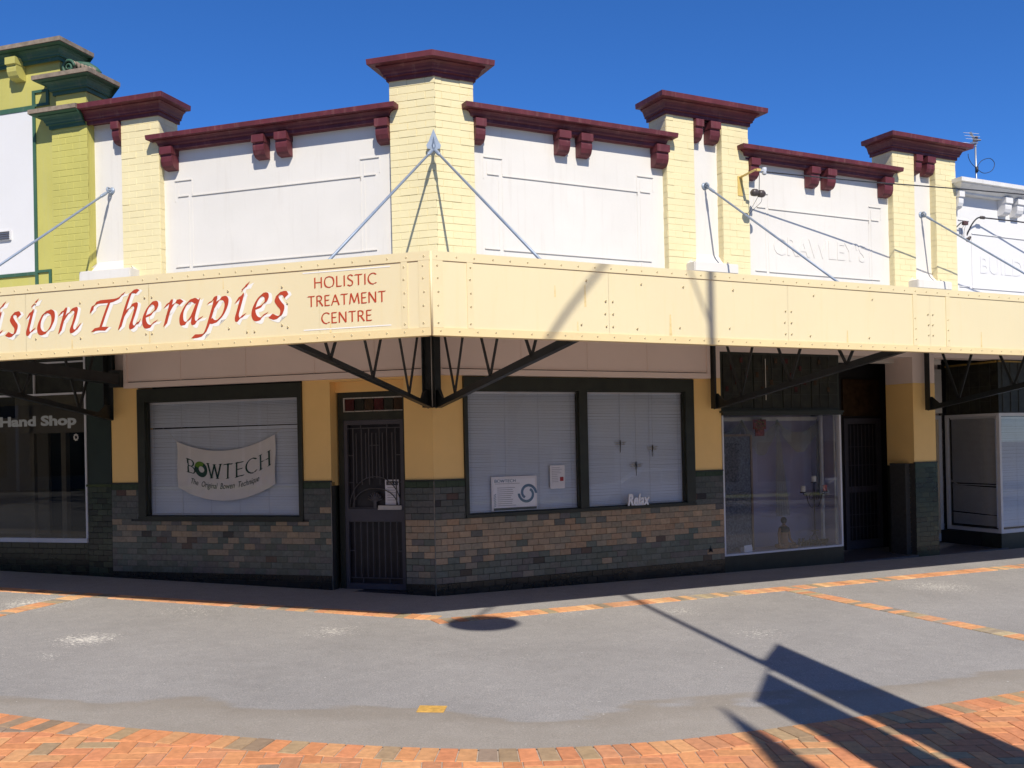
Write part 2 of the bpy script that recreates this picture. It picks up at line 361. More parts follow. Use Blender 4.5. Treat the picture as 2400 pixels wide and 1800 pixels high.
# pen strokes: a broad nib drawn along centre lines gives lettering like a signwriter's
def pen(mb, strokes, nib, ang, fn, k0=0, mi=0, k=6, mn=.42, asp=1.0):
    c, s = math.cos(ang)*nib/2, math.sin(ang)*nib/2
    for n, st in enumerate(strokes):
        P = smooth_path([(x, y, 0) for x, y in st], k) if len(st) > 2 else [Vector((*st[0], 0)), Vector((*st[1], 0))]
        for i in range(len(P)-1):
            d = k0+n*.00012+i*.000008; a, b = P[i], P[i+1]
            def half(j):
                t = P[min(j+1, len(P)-1)]-P[max(j-1, 0)]; L_ = math.hypot(t.x, t.y/asp) or 1; nx, ny = -(t.y/asp)/L_, t.x/L_
                h = c*nx+s*ny; lo = nib*mn/2
                if abs(h) < lo: sg = 1 if h >= 0 else -1; return (c+nx*sg*(lo-abs(h)), (s+ny*sg*(lo-abs(h)))*asp)
                return (c, s*asp)
            (ca_, sa_), (cb_, sb_) = half(i), half(i+1)
            q = [(a.x-ca_, a.y-sa_), (a.x+ca_, a.y+sa_), (b.x+cb_, b.y+sb_), (b.x-cb_, b.y-sb_)]
            mb.add([fn(x, y, d) for x, y in q], [(0, 1, 2, 3)], mi)
CAPS = {  # letter: (advance, strokes) on a unit cap height
 'H': (.78, [[(.1, 0), (.1, 1)], [(.66, 0), (.66, 1)], [(.1, .52), (.66, .52)]]), 'I': (.24, [[(.12, 0), (.12, 1)]]),
 'O': (.92, [[(.46, 1), (.17, .88), (.06, .5), (.17, .12), (.46, 0), (.75, .12), (.86, .5), (.75, .88), (.46, 1)]]),
 'L': (.52, [[(.1, 1), (.1, 0)], [(.1, .03), (.5, .03)]]), 'S': (.56, [[(.5, .88), (.34, 1), (.14, .92), (.1, .72), (.28, .54), (.46, .38), (.46, .14), (.28, 0), (.06, .1)]]),
 'T': (.66, [[(.33, 0), (.33, 1)], [(.02, .97), (.64, .97)]]), 'C': (.76, [[(.72, .86), (.52, .99), (.26, .93), (.08, .68), (.07, .36), (.24, .08), (.5, .0), (.72, .13)]]),
 'R': (.64, [[(.1, 0), (.1, 1)], [(.1, .97), (.36, .97), (.5, .84), (.5, .66), (.36, .53), (.12, .52)], [(.3, .52), (.62, .0)]]),
 'E': (.54, [[(.1, 0), (.1, 1)], [(.1, .97), (.5, .97)], [(.1, .52), (.45, .52)], [(.1, .03), (.52, .03)]]),
 'A': (.76, [[(.04, 0), (.38, 1)], [(.38, 1), (.72, 0)], [(.17, .36), (.6, .36)]]), 'M': (.95, [[(.06, 0), (.18, 1)], [(.18, 1), (.48, .12)], [(.48, .12), (.78, 1)], [(.78, 1), (.9, 0)]]),
 'N': (.8, [[(.1, 0), (.1, 1)], [(.1, 1), (.68, .0)], [(.68, 0), (.68, 1)]]), 'B': (.64, [[(.1, 0), (.1, 1)], [(.1, .97), (.38, .97), (.5, .83), (.46, .62), (.3, .53), (.12, .53)], [(.3, .53), (.52, .44), (.58, .24), (.48, .06), (.3, .03), (.1, .03)]]),
 'W': (1.06, [[(.04, 1), (.3, 0)], [(.3, 0), (.54, .96)], [(.54, .96), (.78, 0)], [(.78, 0), (1.02, 1)]])}
def caps(word, x, z, wdt, h, nib, ang, fn, k0=0, track=.10):
    adv = sum(CAPS[c][0]+track for c in word)-track; k = wdt/adv; cx = x; out = []
    for c in word:
        a, st = CAPS[c]; mb = MB(); pen(mb, [[(cx+px*k, z+py*h) for px, py in s] for s in st], nib, ang, fn, k0, mn=.62); out.append(mb); cx += (a+track)*k
    return out

# ================================================================== GROUND
KPTS = [(-2.625, -4.807), (-2.124, -4.982), (-1.441, -5.17), (-.8, -5.32), (-.176, -5.45), (.404, -5.525), (.858, -5.535), (1.354, -5.478), (1.962, -5.336), (2.896, -4.983), (3.815, -4.583), (4.724, -4.158)]
uRv = Vector((math.sin(aR), math.cos(aR))); uLv = Vector((-math.sin(aL), math.cos(aL)))
pL = Vector(KPTS[0]); pR = Vector(KPTS[-1])
kerb = [pL+uLv*t for t in (30, 12, 6, 3, 1.5)]+[Vector(p) for p in KPTS]+[pR+uRv*t for t in (1.5, 3, 6, 12, 30)]
kp = [Vector((p.x, p.y)) for p in smooth_path([(p.x, p.y, 0) for p in kerb], 10)]
g = MB(); N = 56
xs = [math.copysign(abs(i/N)**2.2*420, i) for i in range(-N, N+1)]
for i in range(2*N+1):
    for j in range(2*N+1): g.v.append((xs[i], xs[j], gz(xs[i], xs[j])-.03))
for i in range(2*N):
    for j in range(2*N):
        a = i*(2*N+1)+j; g.f.append((a, a+2*N+1, a+2*N+2, a+1)); g.mi.append(0); g.sm.append(True); g.tint.append(None)
road = struct(part('road', g, 'road'))
# footpath: strip between the kerb line and a line well inside the buildings
f = MB(); n = len(kp)
inner = []
for i, p in enumerate(kp):
    d = (kp[min(i+1, n-1)]-kp[max(i-1, 0)]).normalized(); inner.append(Vector((-d.y, d.x)))
cols = 9
for i, p in enumerate(kp):
    q = p+inner[i]*(7.5 if abs(i-n/2) > 0 else 7.5)
    q = Vector((p.x*1.0+inner[i].x*2.5, max(p.y+inner[i].y*8.2, p.y+2)))
    for c in range(cols):
        t = c/(cols-1); x = p.x+(q.x-p.x)*t; y = p.y+(q.y-p.y)*t; f.v.append((x, y, gz(x, y)))
for i in range(n-1):
    for c in range(cols-1):
        a = i*cols+c; f.f.append((a, a+cols, a+cols+1, a+1)); f.mi.append(0); f.sm.append(False); f.tint.append(None)
footpath = struct(part('footpath', f, 'asphalt'))

def paver_tint(dark=.35):
    r = random.random()
    if r < dark: c = random.choice([(.29, .20, .125), (.34, .23, .13), (.30, .215, .15), (.38, .26, .14)])
    else: c = random.choice([(.60, .245, .10), (.57, .225, .10), (.63, .28, .115), (.54, .24, .115), (.60, .30, .13)])
    k = random.uniform(.88, 1.1); return tuple(v*k for v in c)
def clip(poly, a, nrm):
    out = []
    for i in range(len(poly)):
        p, q = poly[i], poly[(i+1) % len(poly)]; dp, dq = (p-a).dot(nrm), (q-a).dot(nrm)
        if dp >= 0: out.append(p)
        if dp*dq < 0: out.append(p+(q-p)*(dp/(dp-dq)))
    return out
paver_box = None
def place_paver(poly, tint, parent, stuffmb, full, ang, h=.008, force=None):
    """poly: plan outline; individual object if seen in the picture, else joined"""
    c = sum(poly, Vector((0, 0)))/len(poly); z = gz(c.x, c.y)
    pj = project((c.x, c.y, z)); vis = pj and -40 < pj[0] < 2440 and 1330 < pj[1] < 1830
    if force is not None: vis = force and vis
    tilt = random.uniform(-.0012, .0012)
    if vis:
        m = MB(); m.slab([(p.x-c.x, p.y-c.y) for p in poly], -.02, h+tilt)
        for i, v in enumerate(m.v):
            m.v[i] = (v[0], v[1], v[2]+gz(c.x+v[0], c.y+v[1])-z)
        me = bevelled(m, 'brick', 'paver_o', .0035); o = part('brick', me, None, parent, Matrix.Translation((c.x, c.y, z))); o.color = (*tint, 1)
    else:
        o0 = len(stuffmb.v); stuffmb.slab([(p.x, p.y) for p in poly], -.02, h+tilt, tint=tint)
        for i in range(o0, len(stuffmb.v)): v = stuffmb.v[i]; stuffmb.v[i] = (v[0], v[1], v[2]+gz(v[0], v[1]))
    return vis
rest_strip = MB()
def header_course(F, x0, x1, ymid, along='x', wdt=.23, step=.1155, gap=.008, dark=.18):
    x = x0
    while x < x1:
        a, b = x+gap/2, x+step-gap/2
        pts = [(a, ymid-wdt/2), (b, ymid-wdt/2), (b, ymid+wdt/2), (a, ymid+wdt/2)]
        if along == 'y': pts = [(q, p) for p, q in pts][::-1]
        w3 = [F @ Vector((p, q, 0)) for p, q in pts]
        t = paver_tint(dark); k = random.uniform(.9, 1.15); t = (t[0]*k, t[1]*k*1.15, t[2]*k*1.25)
        place_paver([Vector((p.x, p.y)) for p in w3], t, footpath, rest_strip, True, 0)
        x += step
header_course(FR, -.62, 10.2, -1.41)
header_course(FL, -6.4, .42, -1.24)
header_course(FR, -6.2, -1.54, 4.05, 'y')
header_course(FL, -5.4, -1.37, -3.92, 'y')
if rest_strip.f: part('brick_course', rest_strip, 'paver_a', footpath, I4, stuff=True)

# clay paving outside the curved kerb: a header course round the curve, herringbone beyond
pb = MB()
off = [p-inner[i]*.02 for i, p in enumerate(kp)]; offo = [p-inner[i]*4.4 for i, p in enumerate(kp)]
sel = [i for i in range(n) if -5.5 < kp[i].x < 8]
for i in sel:
    for t in range(6):
        q = off[i]+(offo[i]-off[i])*t/5; pb.v.append((q.x, q.y, gz(q.x, q.y)+.001))
for i in range(len(sel)-1):
    for c in range(5):
        a = i*6+c; pb.f.append((a, a+1, a+7, a+6)); pb.mi.append(0); pb.sm.append(False); pb.tint.append(None)
paving = struct(part('brick_paving', pb, 'mortar'))
rest_pav = MB(); L = 0; nxt = 0; hdr = []
for i in range(n-1):
    d = kp[i+1]-kp[i]; ln = d.length
    while nxt <= L+ln:
        t = (nxt-L)/ln; p = kp[i]+d*t; hdr.append((p, (inner[i]*(1-t)+inner[i+1]*t).normalized())); nxt += .118
    L += ln
for i in range(len(hdr)-1):
    (p, ni), (q, nj) = hdr[i], hdr[i+1]
    if not -5.2 < p.x < 7.6: continue
    e = (q-p)*.033
    poly = [p+e, p-ni*.232+e, q-nj*.232-e, q-e]
    place_paver(poly[::-1] if False else [poly[0], poly[1], poly[2], poly[3]], paver_tint(.42), paving, rest_pav, False, 0)
ROT = math.radians(3.5); ca, sa = math.cos(ROT), math.sin(ROT); S = .118
cnt = 0
def near(c):
    best = min(sel, key=lambda i: (kp[i]-c).length_squared); return best
for a in range(-60, 90):
    for b in range(-76, -20):
        k = (a-b) % 4
        if k == 0: x, y, ww, hh = a*S, b*S, 2*S, S
        elif k == 3: x, y, ww, hh = a*S, b*S, S, 2*S
        else: continue
        P4 = [Vector((ca*(px)-sa*(py), sa*px+ca*py)) for px, py in ((x+.003, y+.003), (x+ww-.003, y+.003), (x+ww-.003, y+hh-.003), (x+.003, y+hh-.003))]
        c = sum(P4, Vector((0, 0)))/4
        if not (-4.6 < c.x < 6.9 and -8.3 < c.y < -3.2): continue
        i = near(c); lim = kp[i]-inner[i]*.240
        if (c-lim).dot(-inner[i]) < -.2 or (c-kp[i]).length > 3.2: continue
        poly = clip(P4, lim, -inner[i])
        if len(poly) < 3: continue
        ar = abs(sum(poly[j].x*poly[(j+1) % len(poly)].y-poly[(j+1) % len(poly)].x*poly[j].y for j in range(len(poly))))/2
        if ar < .0012: continue
        place_paver(poly, paver_tint(.10), paving, rest_pav, False, 0)
if rest_pav.f: part('clay_paving', rest_pav, 'paver_a', paving, I4, stuff=True)
# small yellow painted lid
lid = MB(); c0 = Vector((.32, -4.66)); lid.slab([(c0.x-.10, c0.y-.08), (c0.x+.09, c0.y-.085), (c0.x+.105, c0.y+.07), (c0.x-.09, c0.y+.08)], 0, .006)
for i, v in enumerate(lid.v): lid.v[i] = (v[0], v[1], v[2]+gz(v[0], v[1]))
tag(part('utility_lid', bevelled(lid, 'utility_lid', 'lidyellow', .002), None), 'small worn yellow painted utility lid set in the grey pavement', 'utility lid')

# ================================================================== CORNER BUILDING
CB = thing('corner_building', 'cream and white corner shop building with maroon cornices and tiled base', 'building', FR, (2, .5, 0))
def P(name, mb, mat, F, **k): return part(name, mb, mat, CB, F, **k)
# ---- lower walls (mustard render) with openings left free
for q in ((0.0, .395, .012, .30, 1.30, 2.62), (3.79, 4.262, .012, .30, 1.30, 2.60), (.395, 3.79, .03, .30, 2.575, 2.62)): P('rendered_wall', MB().box(*q), 'mustard', FR)
m = MB(); m.box(3.79, 4.262, .014, .30, 2.60, 3.2); P('wall_top', m, 'bulk', FR)
for q in ((-4.545, -4.12, .012, .30, 1.30, 2.62), (-1.718, -1.343, .012, .30, 1.30, 2.62), (-.37, -.004, .012, .30, 1.30, 2.62), (-1.343, -.37, .155, .30, 2.432, 2.62), (-1.343, -.37, .014, .154, 2.56, 2.62)): P('rendered_wall', MB().box(*q), 'mustard', FL)
# recessed pier between the two right-hand shops: grey band above, mustard below
for q in ((7.985, 8.47, .012, .36, 1.30, 2.57), (7.987, 8.30, .3605, .54, 1.30, 2.57)): P('rendered_wall', MB().box(*q), 'mustard', FR)
P('tiled_return', MB().box(7.984, 8.30, .40, .54, -.2, 1.30), 'dkgreen', FR)
m = MB(); m.box(7.985, 8.47, .012, .36, 2.572, 3.2); m.box(7.987, 8.30, .3605, .54, 2.572, 3.2); P('wall_top', m, 'bulk', FR)
# ---- dados: dark backing with every glazed tile laid on it
TW, TH, GAP = .1524, .0757, .0048
def tile_col(z, kind, x):
    r = random.random
    if kind == 'green': c = random.choice([(.030, .045, .028), (.022, .034, .022), (.040, .052, .030), (.018, .024, .018)])
    elif kind == 'black': c = (.014, .016, .015)
    else:
        wob = .035*math.sin(x*1.7)+.03*math.sin(x*4.3+1)
        zz = z+TH/2+wob
        if kind == 'mix': tan = .93 if .46 < zz < .85 else (.45 if .40 < zz < .90 else .05)
        else: tan = .62 if .63 < zz < .84 else (.28 if .50 < zz < .63 else .04)
        if z < .10 and kind == 'mix' or z < .16 and kind != 'mix': c = random.choice([(.014, .017, .016), (.02, .022, .02)])
        elif r() < tan: c = random.choice(([(.36, .25, .155), (.40, .275, .165), (.31, .235, .155), (.37, .235, .135), (.28, .225, .15)] if kind == 'mix' else [(.30, .22, .14), (.27, .21, .145), (.33, .235, .14), (.22, .185, .135)]))
        elif r() < .05: c = random.choice([(.03, .026, .028), (.09, .055, .045), (.23, .19, .14)])
        elif zz > .9: c = random.choice([(.085, .092, .085), (.10, .10, .094), (.078, .088, .080)])
        else: c = random.choice([(.115, .13, .105), (.10, .122, .10), (.13, .128, .108), (.115, .105, .098), (.088, .105, .082)])
    k = random.uniform(.9, 1.1); return tuple(v*k for v in c)
TILES = []                                             # (F, x, z, w, h, y, axis, tint, priority, parent)
def dado(F, x0, x1, z0, z1, kind, y=0, holes=(), axis='x', prio=0, name='dado'):
    b = MB()
    z = z1; row = 0
    xs_cut = [(x0, x1, z0, z1)]
    # backing as boxes round the holes
    def back(a, b_, c, d):
        if axis == 'x': b.box(a, b_, y+.006, y+.10, c, d)
        else: b.box(y-.10, y-.006, a, b_, c, d)
    if holes:
        h = holes[0]; back(x0, h[0], z0, z1); back(h[1], x1, z0, z1); back(h[0], h[1], z0, h[2])
    else: back(x0, x1, z0, z1)
    d = P(name, b, 'grout', F)
    while z-TH > z0-.02:
        zz0 = z-TH; off = (row % 2)*TW/2
        if row == 0: off = 0
        x = x0-off
        while x < x1-.004:
            a, e = max(x, x0), min(x+TW, x1)
            segs = [(a, e)]
            top = z
            for h in holes:
                ns = []
                for s0, s1 in segs:
                    if zz0+.01 >= h[2] or (top > h[2]+.001 and zz0 < h[2] and False):
                        if s1 <= h[0] or s0 >= h[1]: ns.append((s0, s1))
                        else:
                            if s0 < h[0]-.012: ns.append((s0, h[0]))
                            if s1 > h[1]+.012: ns.append((h[1], s1))
                    else: ns.append((s0, s1))
                segs = ns
            for s0, s1 in segs:
                if s1-s0 > .012:
                    ht = top
                    for h in holes:
                        if zz0 < h[2] < top and s1 > h[0] and s0 < h[1]: ht = h[2]
                    if ht-zz0 < .012: continue
                    TILES.append((F, (s0+s1)/2, (max(zz0, z0)+ht)/2, s1-s0-.0018, ht-max(zz0, z0)-GAP, y, axis, tile_col(zz0, kind, s0) if row else (.035, .055, .030), prio, d))
            x += TW
        z -= TH; row += 1
    return d
dR = dado(FR, .004, 4.262, -.12, 1.345, 'mix', 0, [(.40, 3.785, .89)], prio=3)
dLw = dado(FL, -4.548, -1.343, -.02, 1.345, 'mixl', 0, [(-4.12, -1.72, .865)], prio=2)
dLc = dado(FL, -.37, -.004, -.04, 1.345, 'mix', 0, prio=4)
dado(FR, 7.98, 8.475, -.22, 1.335, 'green', 0, prio=1)
dado(FR, .10, .40, -.2, 1.335, 'green', 7.98, axis='y', prio=-1)
dado(FL, .006, .16, -.02, 1.345, 'green', -1.343, axis='z', prio=-1) if False else None
TILES.sort(key=lambda t: (-t[8], abs(t[1]-1.2)))
tile_meshes = {}
rest_t = MB()
ntile = 0
for (F, x, z, wd, ht, y, axis, tint, pr, par) in TILES:
    pj = project(F @ (Vector((x, y, z)) if axis == 'x' else Vector((y, x, z))))
    inside = pj and 0 < pj[0] < 2400
    if ntile < 300 and pr > 0 and inside and axis == 'x':
        key = (round(wd, 3), round(ht, 3))
        if key not in tile_meshes:
            mm = MB(); mm.box(-wd/2, wd/2, -.004, .008, -ht/2, ht/2); tile_meshes[key] = bevelled(mm, 'tile', 'tile_o', .0022)
        o = part('tile', tile_meshes[key], None, par, F @ Matrix.Translation((x, y+random.uniform(-.001, .001), z)) @ Matrix.Rotation(random.gauss(0, .008), 4, 'Z') @ Matrix.Rotation(random.gauss(0, .008), 4, 'X'))
        o.color = (*tint, 1); ntile += 1
    else:
        if axis == 'x': a = [(x-wd/2, x+wd/2, y-.004+random.uniform(-.001, .001), y+.008, z-ht/2, z+ht/2)]
        else: a = [(y-.008, y+.004, x-wd/2, x+wd/2, z-ht/2, z+ht/2)]
        mm = MB(); mm.box(*a[0], tint=tint)
        tx = random.gauss(0, .006)
        mm.v = [(F @ Vector((v[0], v[1]+(v[2]-z)*tx, v[2]))) for v in mm.v]; rest_t.add(mm.v, mm.f, 0, tint=tint)
part('tile_field', rest_t, 'tile_a', CB, I4, stuff=True)
# metal and tiled edge beads, capping course, tiled reveal of the doorway
m = MB(); m.tube([(0, -.004, -.02), (0, -.004, 1.345)], .0065, 8); P('corner_bead', m, 'oldbead', I4)
m = MB(); m.tube([(-1.343, -.002, -.02), (-1.343, -.002, 1.345)], .006, 8); P('edge_bead', m, 'oldbead', FL)
m = MB(); m.box(-1.352, -1.3435, .0, .16, .0, 1.345); m.box(-.3695, -.36, .0, .16, -.02, 1.345); P('tiled_reveal', m, 'tile_a' if False else 'dkgreen', FL)
m = MB(); m.box(-.005, .4, -.012, .02, 1.345, 1.362); m.box(3.785, 4.265, -.012, .02, 1.335, 1.352); P('dado_cap', m, 'dkgreen', FR)
m = MB(); m.box(-4.55, -4.12, -.012, .02, 1.345, 1.362); m.box(-1.72, -1.335, -.012, .02, 1.345, 1.362); m.box(-.375, .005, -.012, .02, 1.345, 1.362); P('dado_cap', m, 'dkgreen', FL)
m = MB(); m.box(7.972, 8.48, -.012, .02, 1.335, 1.352); P('dado_cap', m, 'dkgreen', FR)

# ---- windows
def window(F, x0, x1, z0, z1, panes, top=.165, side=.05, bot=.04, yglass=.045, depth=.10, rside=None, name='window'):
    rs = side if rside is None else rside
    m = MB(); m.box(x0, x1, -.018, depth, z1-top, z1); m.box(x0, x1, -.03, depth, z0, z0+bot)
    m.box(x0, x0+side, -.018, depth, z0+bot, z1-top); m.box(x1-rs, x1, -.018, depth, z0+bot, z1-top)
    fr = P(name, m, 'dkgreen', F)
    for i in range(len(panes)-1):
        mm = MB(); mm.box(panes[i][1], panes[i+1][0], -.012, depth, z0+bot, z1-top); part('mullion', mm, 'dkgreen', fr, F)
    for a, b in panes:
        mm = MB(); mm.box(a-.004, b+.004, yglass, yglass+.006, z0+bot-.004, z1-top+.004); part('pane', mm, 'glass', fr, F)
        mm = MB()
        for q in ((a, a+.012, z0+bot, z1-top), (b-.012, b, z0+bot, z1-top), (a+.012, b-.012, z0+bot, z0+bot+.012), (a+.012, b-.012, z1-top-.012, z1-top)): mm.box(q[0], q[1], yglass-.022, yglass-.002, q[2], q[3])
        part('glazing_bead', mm, 'dkgreen', fr, F)
    return fr
window(FR, .40, 3.785, .89, 2.575, [(.447, 1.994), (2.115, 3.645)], side=.047, rside=.14)
window(FL, -4.12, -1.72, .867, 2.567, [(-4.01, -1.778)], side=.11, rside=.058, bot=.06)
# rooms behind the blinds
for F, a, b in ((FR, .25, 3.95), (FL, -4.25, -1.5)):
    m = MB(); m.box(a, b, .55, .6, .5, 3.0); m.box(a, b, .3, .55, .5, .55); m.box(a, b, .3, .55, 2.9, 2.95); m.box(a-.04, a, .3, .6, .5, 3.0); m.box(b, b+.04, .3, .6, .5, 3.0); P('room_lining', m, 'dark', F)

# ---- bulkhead band over the shop windows
def bulkhead(F, x0, x1, divs, flip):
    m = MB(); m.box(x0, x1, -.075, .012, 2.655, 3.2); b = P('bulkhead', m, 'bulk', F)
    m = MB(); m.box(x0, x1, -.098, .012, 2.585, 2.654); part('bottom_rail', m, 'bulk', b, F)
    e = x1 if flip else x0
    m = MB(); m.box((x1-.05) if flip else x0, x1 if flip else x0+.05, -.097, -.0751, 2.655, 3.2); part('end_stile', m, 'bulk', b, F)
    for d in divs:
        m = MB(); m.box(d-.004, d+.004, -.081, -.0755, 2.66, 3.19); part('joint_cover', m, 'bulk', b, F)
    m = MB(); m.box(x0+.06, x1-.06, -.0765, -.0752, 2.6545, 2.664); part('shadow_line', m, 'dark', b, F)
bulkhead(FR, .045, 4.01, (1.15, 2.09, 3.0), True)
bulkhead(FL, -4.256, -.045, (-3.4, -2.45, -1.5, -.7), False)
m = MB(); m.box(-.05, .07, -.085, .02, 2.585, 3.2); P('bulkhead_corner', m, 'bulk', I4)

# ---- corner doorway
DY = .165
m = MB(); m.box(-1.32, -.43, DY, DY+.08, 2.365, 2.43); m.box(-1.32, -1.25, DY, DY+.08, .03, 2.365); m.box(-.455, -.37, DY, DY+.08, .03, 2.365); m.box(-1.25, -.455, DY, DY+.08, 2.09, 2.19)
door = P('door_frame', m, 'dkgreen', FL)
m = MB()
for q in ((-1.25, -.455, 2.19, 2.203), (-1.25, -.455, 2.352, 2.365), (-1.25, -1.237, 2.203, 2.352)): m.box(q[0], q[1], DY+.012, DY+.03, q[2], q[3])
part('transom_bead', m, 'bead', door, FL)
for i in range(6):
    a = -1.237+i*.1303; m = MB(); m.box(a+.005, a+.1253, DY+.03, DY+.036, 2.203, 2.352); part('pane', m, ('lead_red', 'lead_grn', 'lead_brn')[i % 3], door, FL)
m = MB(); m.box(-1.343, -.37, .0, .5, -.05, .03); P('threshold', m, 'doordark', FL)
m = MB(); m.box(-1.25, -.455, DY+.07, DY+.11, .03, 2.09); leaf = P('door', m, 'doordark', FL)
# security screen: frame, rails and wrought grille
m = MB(); x0, x1, z0, z1 = -1.25, -.455, .035, 2.088
m.box(x0, x0+.045, DY+.01, DY+.05, z0, z1); m.box(x1-.045, x1, DY+.01, DY+.05, z0, z1); m.box(x0+.045, x1-.045, DY+.01, DY+.05, z1-.055, z1); m.box(x0+.045, x1-.045, DY+.01, DY+.05, z0, z0+.07); m.box(x0+.045, x1-.045, DY+.01, DY+.05, .86, 1.01)
scr = P('screen_door', m, 'doorgrey', FL)
m = MB(); yb = DY+.03; r = .006
def vb(x, a, b): m.bar((x, yb, a), (x, yb, b), .010, .010, (0, 1, 0))
def hb(z, a, b): m.bar((a, yb, z), (b, yb, z), .010, .010)
ix0, ix1 = x0+.045, x1-.045; wI = ix1-ix0
for z in (1.99, 1.02, .855): hb(z, ix0, ix1)
hb(.17, ix0, ix1)
for fx in (.10, .26, .40, .60, .74, .90): vb(ix0+wI*fx, 1.30 if .2 < fx < .8 else 1.02, 1.99)
for fx in (.16, .34, .46, .54, .66, .84): vb(ix0+wI*fx, 1.38 if .3 < fx < .7 else 1.32, 1.93)
for fx in (.10, .22, .34, .45, .56, .67, .78, .90): vb(ix0+wI*fx, .17, .855)
for z in (1.66, 1.33): hb(z, ix0, ix0+wI*.10); hb(z, ix0+wI*.90, ix1)
hb(1.78, ix0+wI*.40, ix0+wI*.60); hb(.5, ix0, ix0+wI*.1); hb(.5, ix0+wI*.9, ix1)
for fx in (.25, .75): vb(ix0+wI*fx, 1.99, 2.03); vb(ix0+wI*fx, .10, .17)
part('grille', m, 'grille', scr, FL)
cx, cz = (ix0+ix1)/2, 1.03
for k, (rx, rz) in enumerate(((.30, .23), (.34, .37))):
    m = MB(); m.tube([(cx+rx*math.cos(a), yb, cz+rz*math.sin(a)) for a in [math.pi*i/18 for i in range(19)]], .006, 6); part('arch', m, 'grille', scr, FL)
m = MB()
for i in range(9):
    a = math.radians(20+17.5*i); m.tube([(cx, yb, cz+.06), (cx+.1*math.cos(a), yb-.004, cz+.06+.12*math.sin(a))], [.006, .012], 6)
m.box(cx-.02, cx+.02, yb-.008, yb+.008, cz-.02, cz+.08)
part('shell_ornament', m, 'grille', scr, FL)
m = MB(); m.box(-.80, -.49, DY-.012, DY+.01, 1.0, 1.014); m.box(-.80, -.49, DY-.004, DY+.012, 1.014, 1.05); part('mail_flap', m, 'bead', scr, FL)

# ---- shop with the display window, right of the corner shop
m = MB(); m.box(4.262, 6.46, .0, .12, -.2, .165); s2 = P('shopfront', m, 'dkgreen', FR)
m = MB(); m.box(4.262, 6.47, -.03, .10, 2.088, 2.125); part('ledge', m, 'dkgreen', s2, FR)
m = MB(); m.box(4.235, 6.48, -.05, .05, 2.125, 2.15); part('ledge', m, 'dkgreen', s2, FR)
m = MB(); m.box(4.266, 4.29, .0, .08, .165, 2.088); m.box(6.43, 6.46, .0, .08, .165, 2.088); m.box(4.29, 6.43, -.006, .08, .165, .19); part('window_frame', m, 'alu', s2, FR)
m = MB(); m.box(4.288, 6.432, .03, .036, .188, 2.09); part('pane', m, 'glassrefl', s2, FR)
m = MB(); m.box(4.262, 6.47, .03, .10, 2.15, 2.965); tr = part('transom', m, 'dkgreen', s2, FR)
for i in range(4):
    a = 4.30+i*.537
    m = MB(); m.box(a+.015, a+.515, .018, .0295, 2.19, 2.93); lt = part('leadlight', m, 'lead_grn', tr, FR)
m = MB()
for i in range(4):
    a = 4.30+i*.537
    for q in (.17, .34): m.box(a+q, a+q+.006, .010, .0175, 2.19, 2.93)
    for z in (2.38, 2.56, 2.74): m.box(a+.015, a+.515, .011, .0172, z, z+.006)
part('lead_came', m, 'grout', tr, FR)
for i in range(4):
    m = MB(); a = 4.30+i*.537
    for k in range(5): zz = 2.42+.1*((i*7+k*3) % 5); xx = a+.05+.085*k; part('coloured_pane', MB().box(xx, xx+.05, .0085, .0105, zz, zz+.07), ('lead_red', 'lead_brn')[i % 2], tr, FR)
m = MB(); m.box(5.055, 5.065, .006, .0098, 2.3, 2.88); part('pull_cord', m, 'bead', tr, FR)
m = MB(); m.box(4.262, 8.0, .02, .3, 2.967, 3.25); P('wall_top', m, 'bulk', FR)
# display space
m = MB(); m.box(4.27, 6.45, .08, .60, .12, .175); part('display_floor', m, 'lilac', s2, FR)
m = MB(); m.box(4.27, 6.45, .60, .63, .1, 2.3); m.box(6.445, 6.46, .12, .60, .175, 2.088); m.box(4.262, 4.28, .12, .60, .175, 2.1); m.box(4.27, 6.45, .10, .64, 2.3, 2.34); m.box(4.27, 6.45, .101, .12, 2.09, 2.3); part('display_back', m, 'lilac', s2, FR)
m = MB(); m.box(6.36, 6.40, .30, .34, .175, 2.09); m.box(6.42, 6.442, .1, .12, .19, 2.09); part('return_post', m, 'bead', s2, FR)
m = MB(); m.box(4.28, 6.44, .45, .48, 2.02, 2.075); part('curtain_rail', m, 'bead', s2, FR)
# recessed entry beside it
m = MB(); m.box(6.46, 7.99, -.02, 1.12, -.25, -.07); P('entry_step', m, 'wood' if False else 'doorgrey', FR)
m = MB(); m.box(6.46, 6.52, .12, 1.12, -.07, 3.0); P('entry_wall', m, 'dkgreen', FR)
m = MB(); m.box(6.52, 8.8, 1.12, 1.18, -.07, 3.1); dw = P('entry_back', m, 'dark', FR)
m = MB()
for q in ((7.62, 7.70, -.06, 2.06), (8.36, 8.44, -.06, 2.06), (7.70, 8.36, 1.97, 2.06), (7.70, 8.36, -.06, .08), (7.70, 8.36, .86, .95)): m.box(q[0], q[1], 1.07, 1.118, q[2], q[3])
ed = P('entry_door', m, 'doorgrey', FR)
m = MB(); m.box(7.72, 8.34, 1.10, 1.115, .1, 1.95); part('door_panel', m, 'doordark', ed, FR)
m = MB()
for i in range(8): xx = 7.74+i*.083; m.bar((xx, 1.06, .09), (xx, 1.06, 1.96), .009, .009, (0, 1, 0))
for z in (.3, .5, 1.3, 1.6): m.bar((7.70, 1.06, z), (8.36, 1.06, z), .009, .009)
part('grille', m, 'grille', ed, FR)
m = MB(); m.box(7.62, 8.44, 1.08, 1.117, 2.1, 2.7); part('fanlight', m, 'lead_brn', ed, FR)

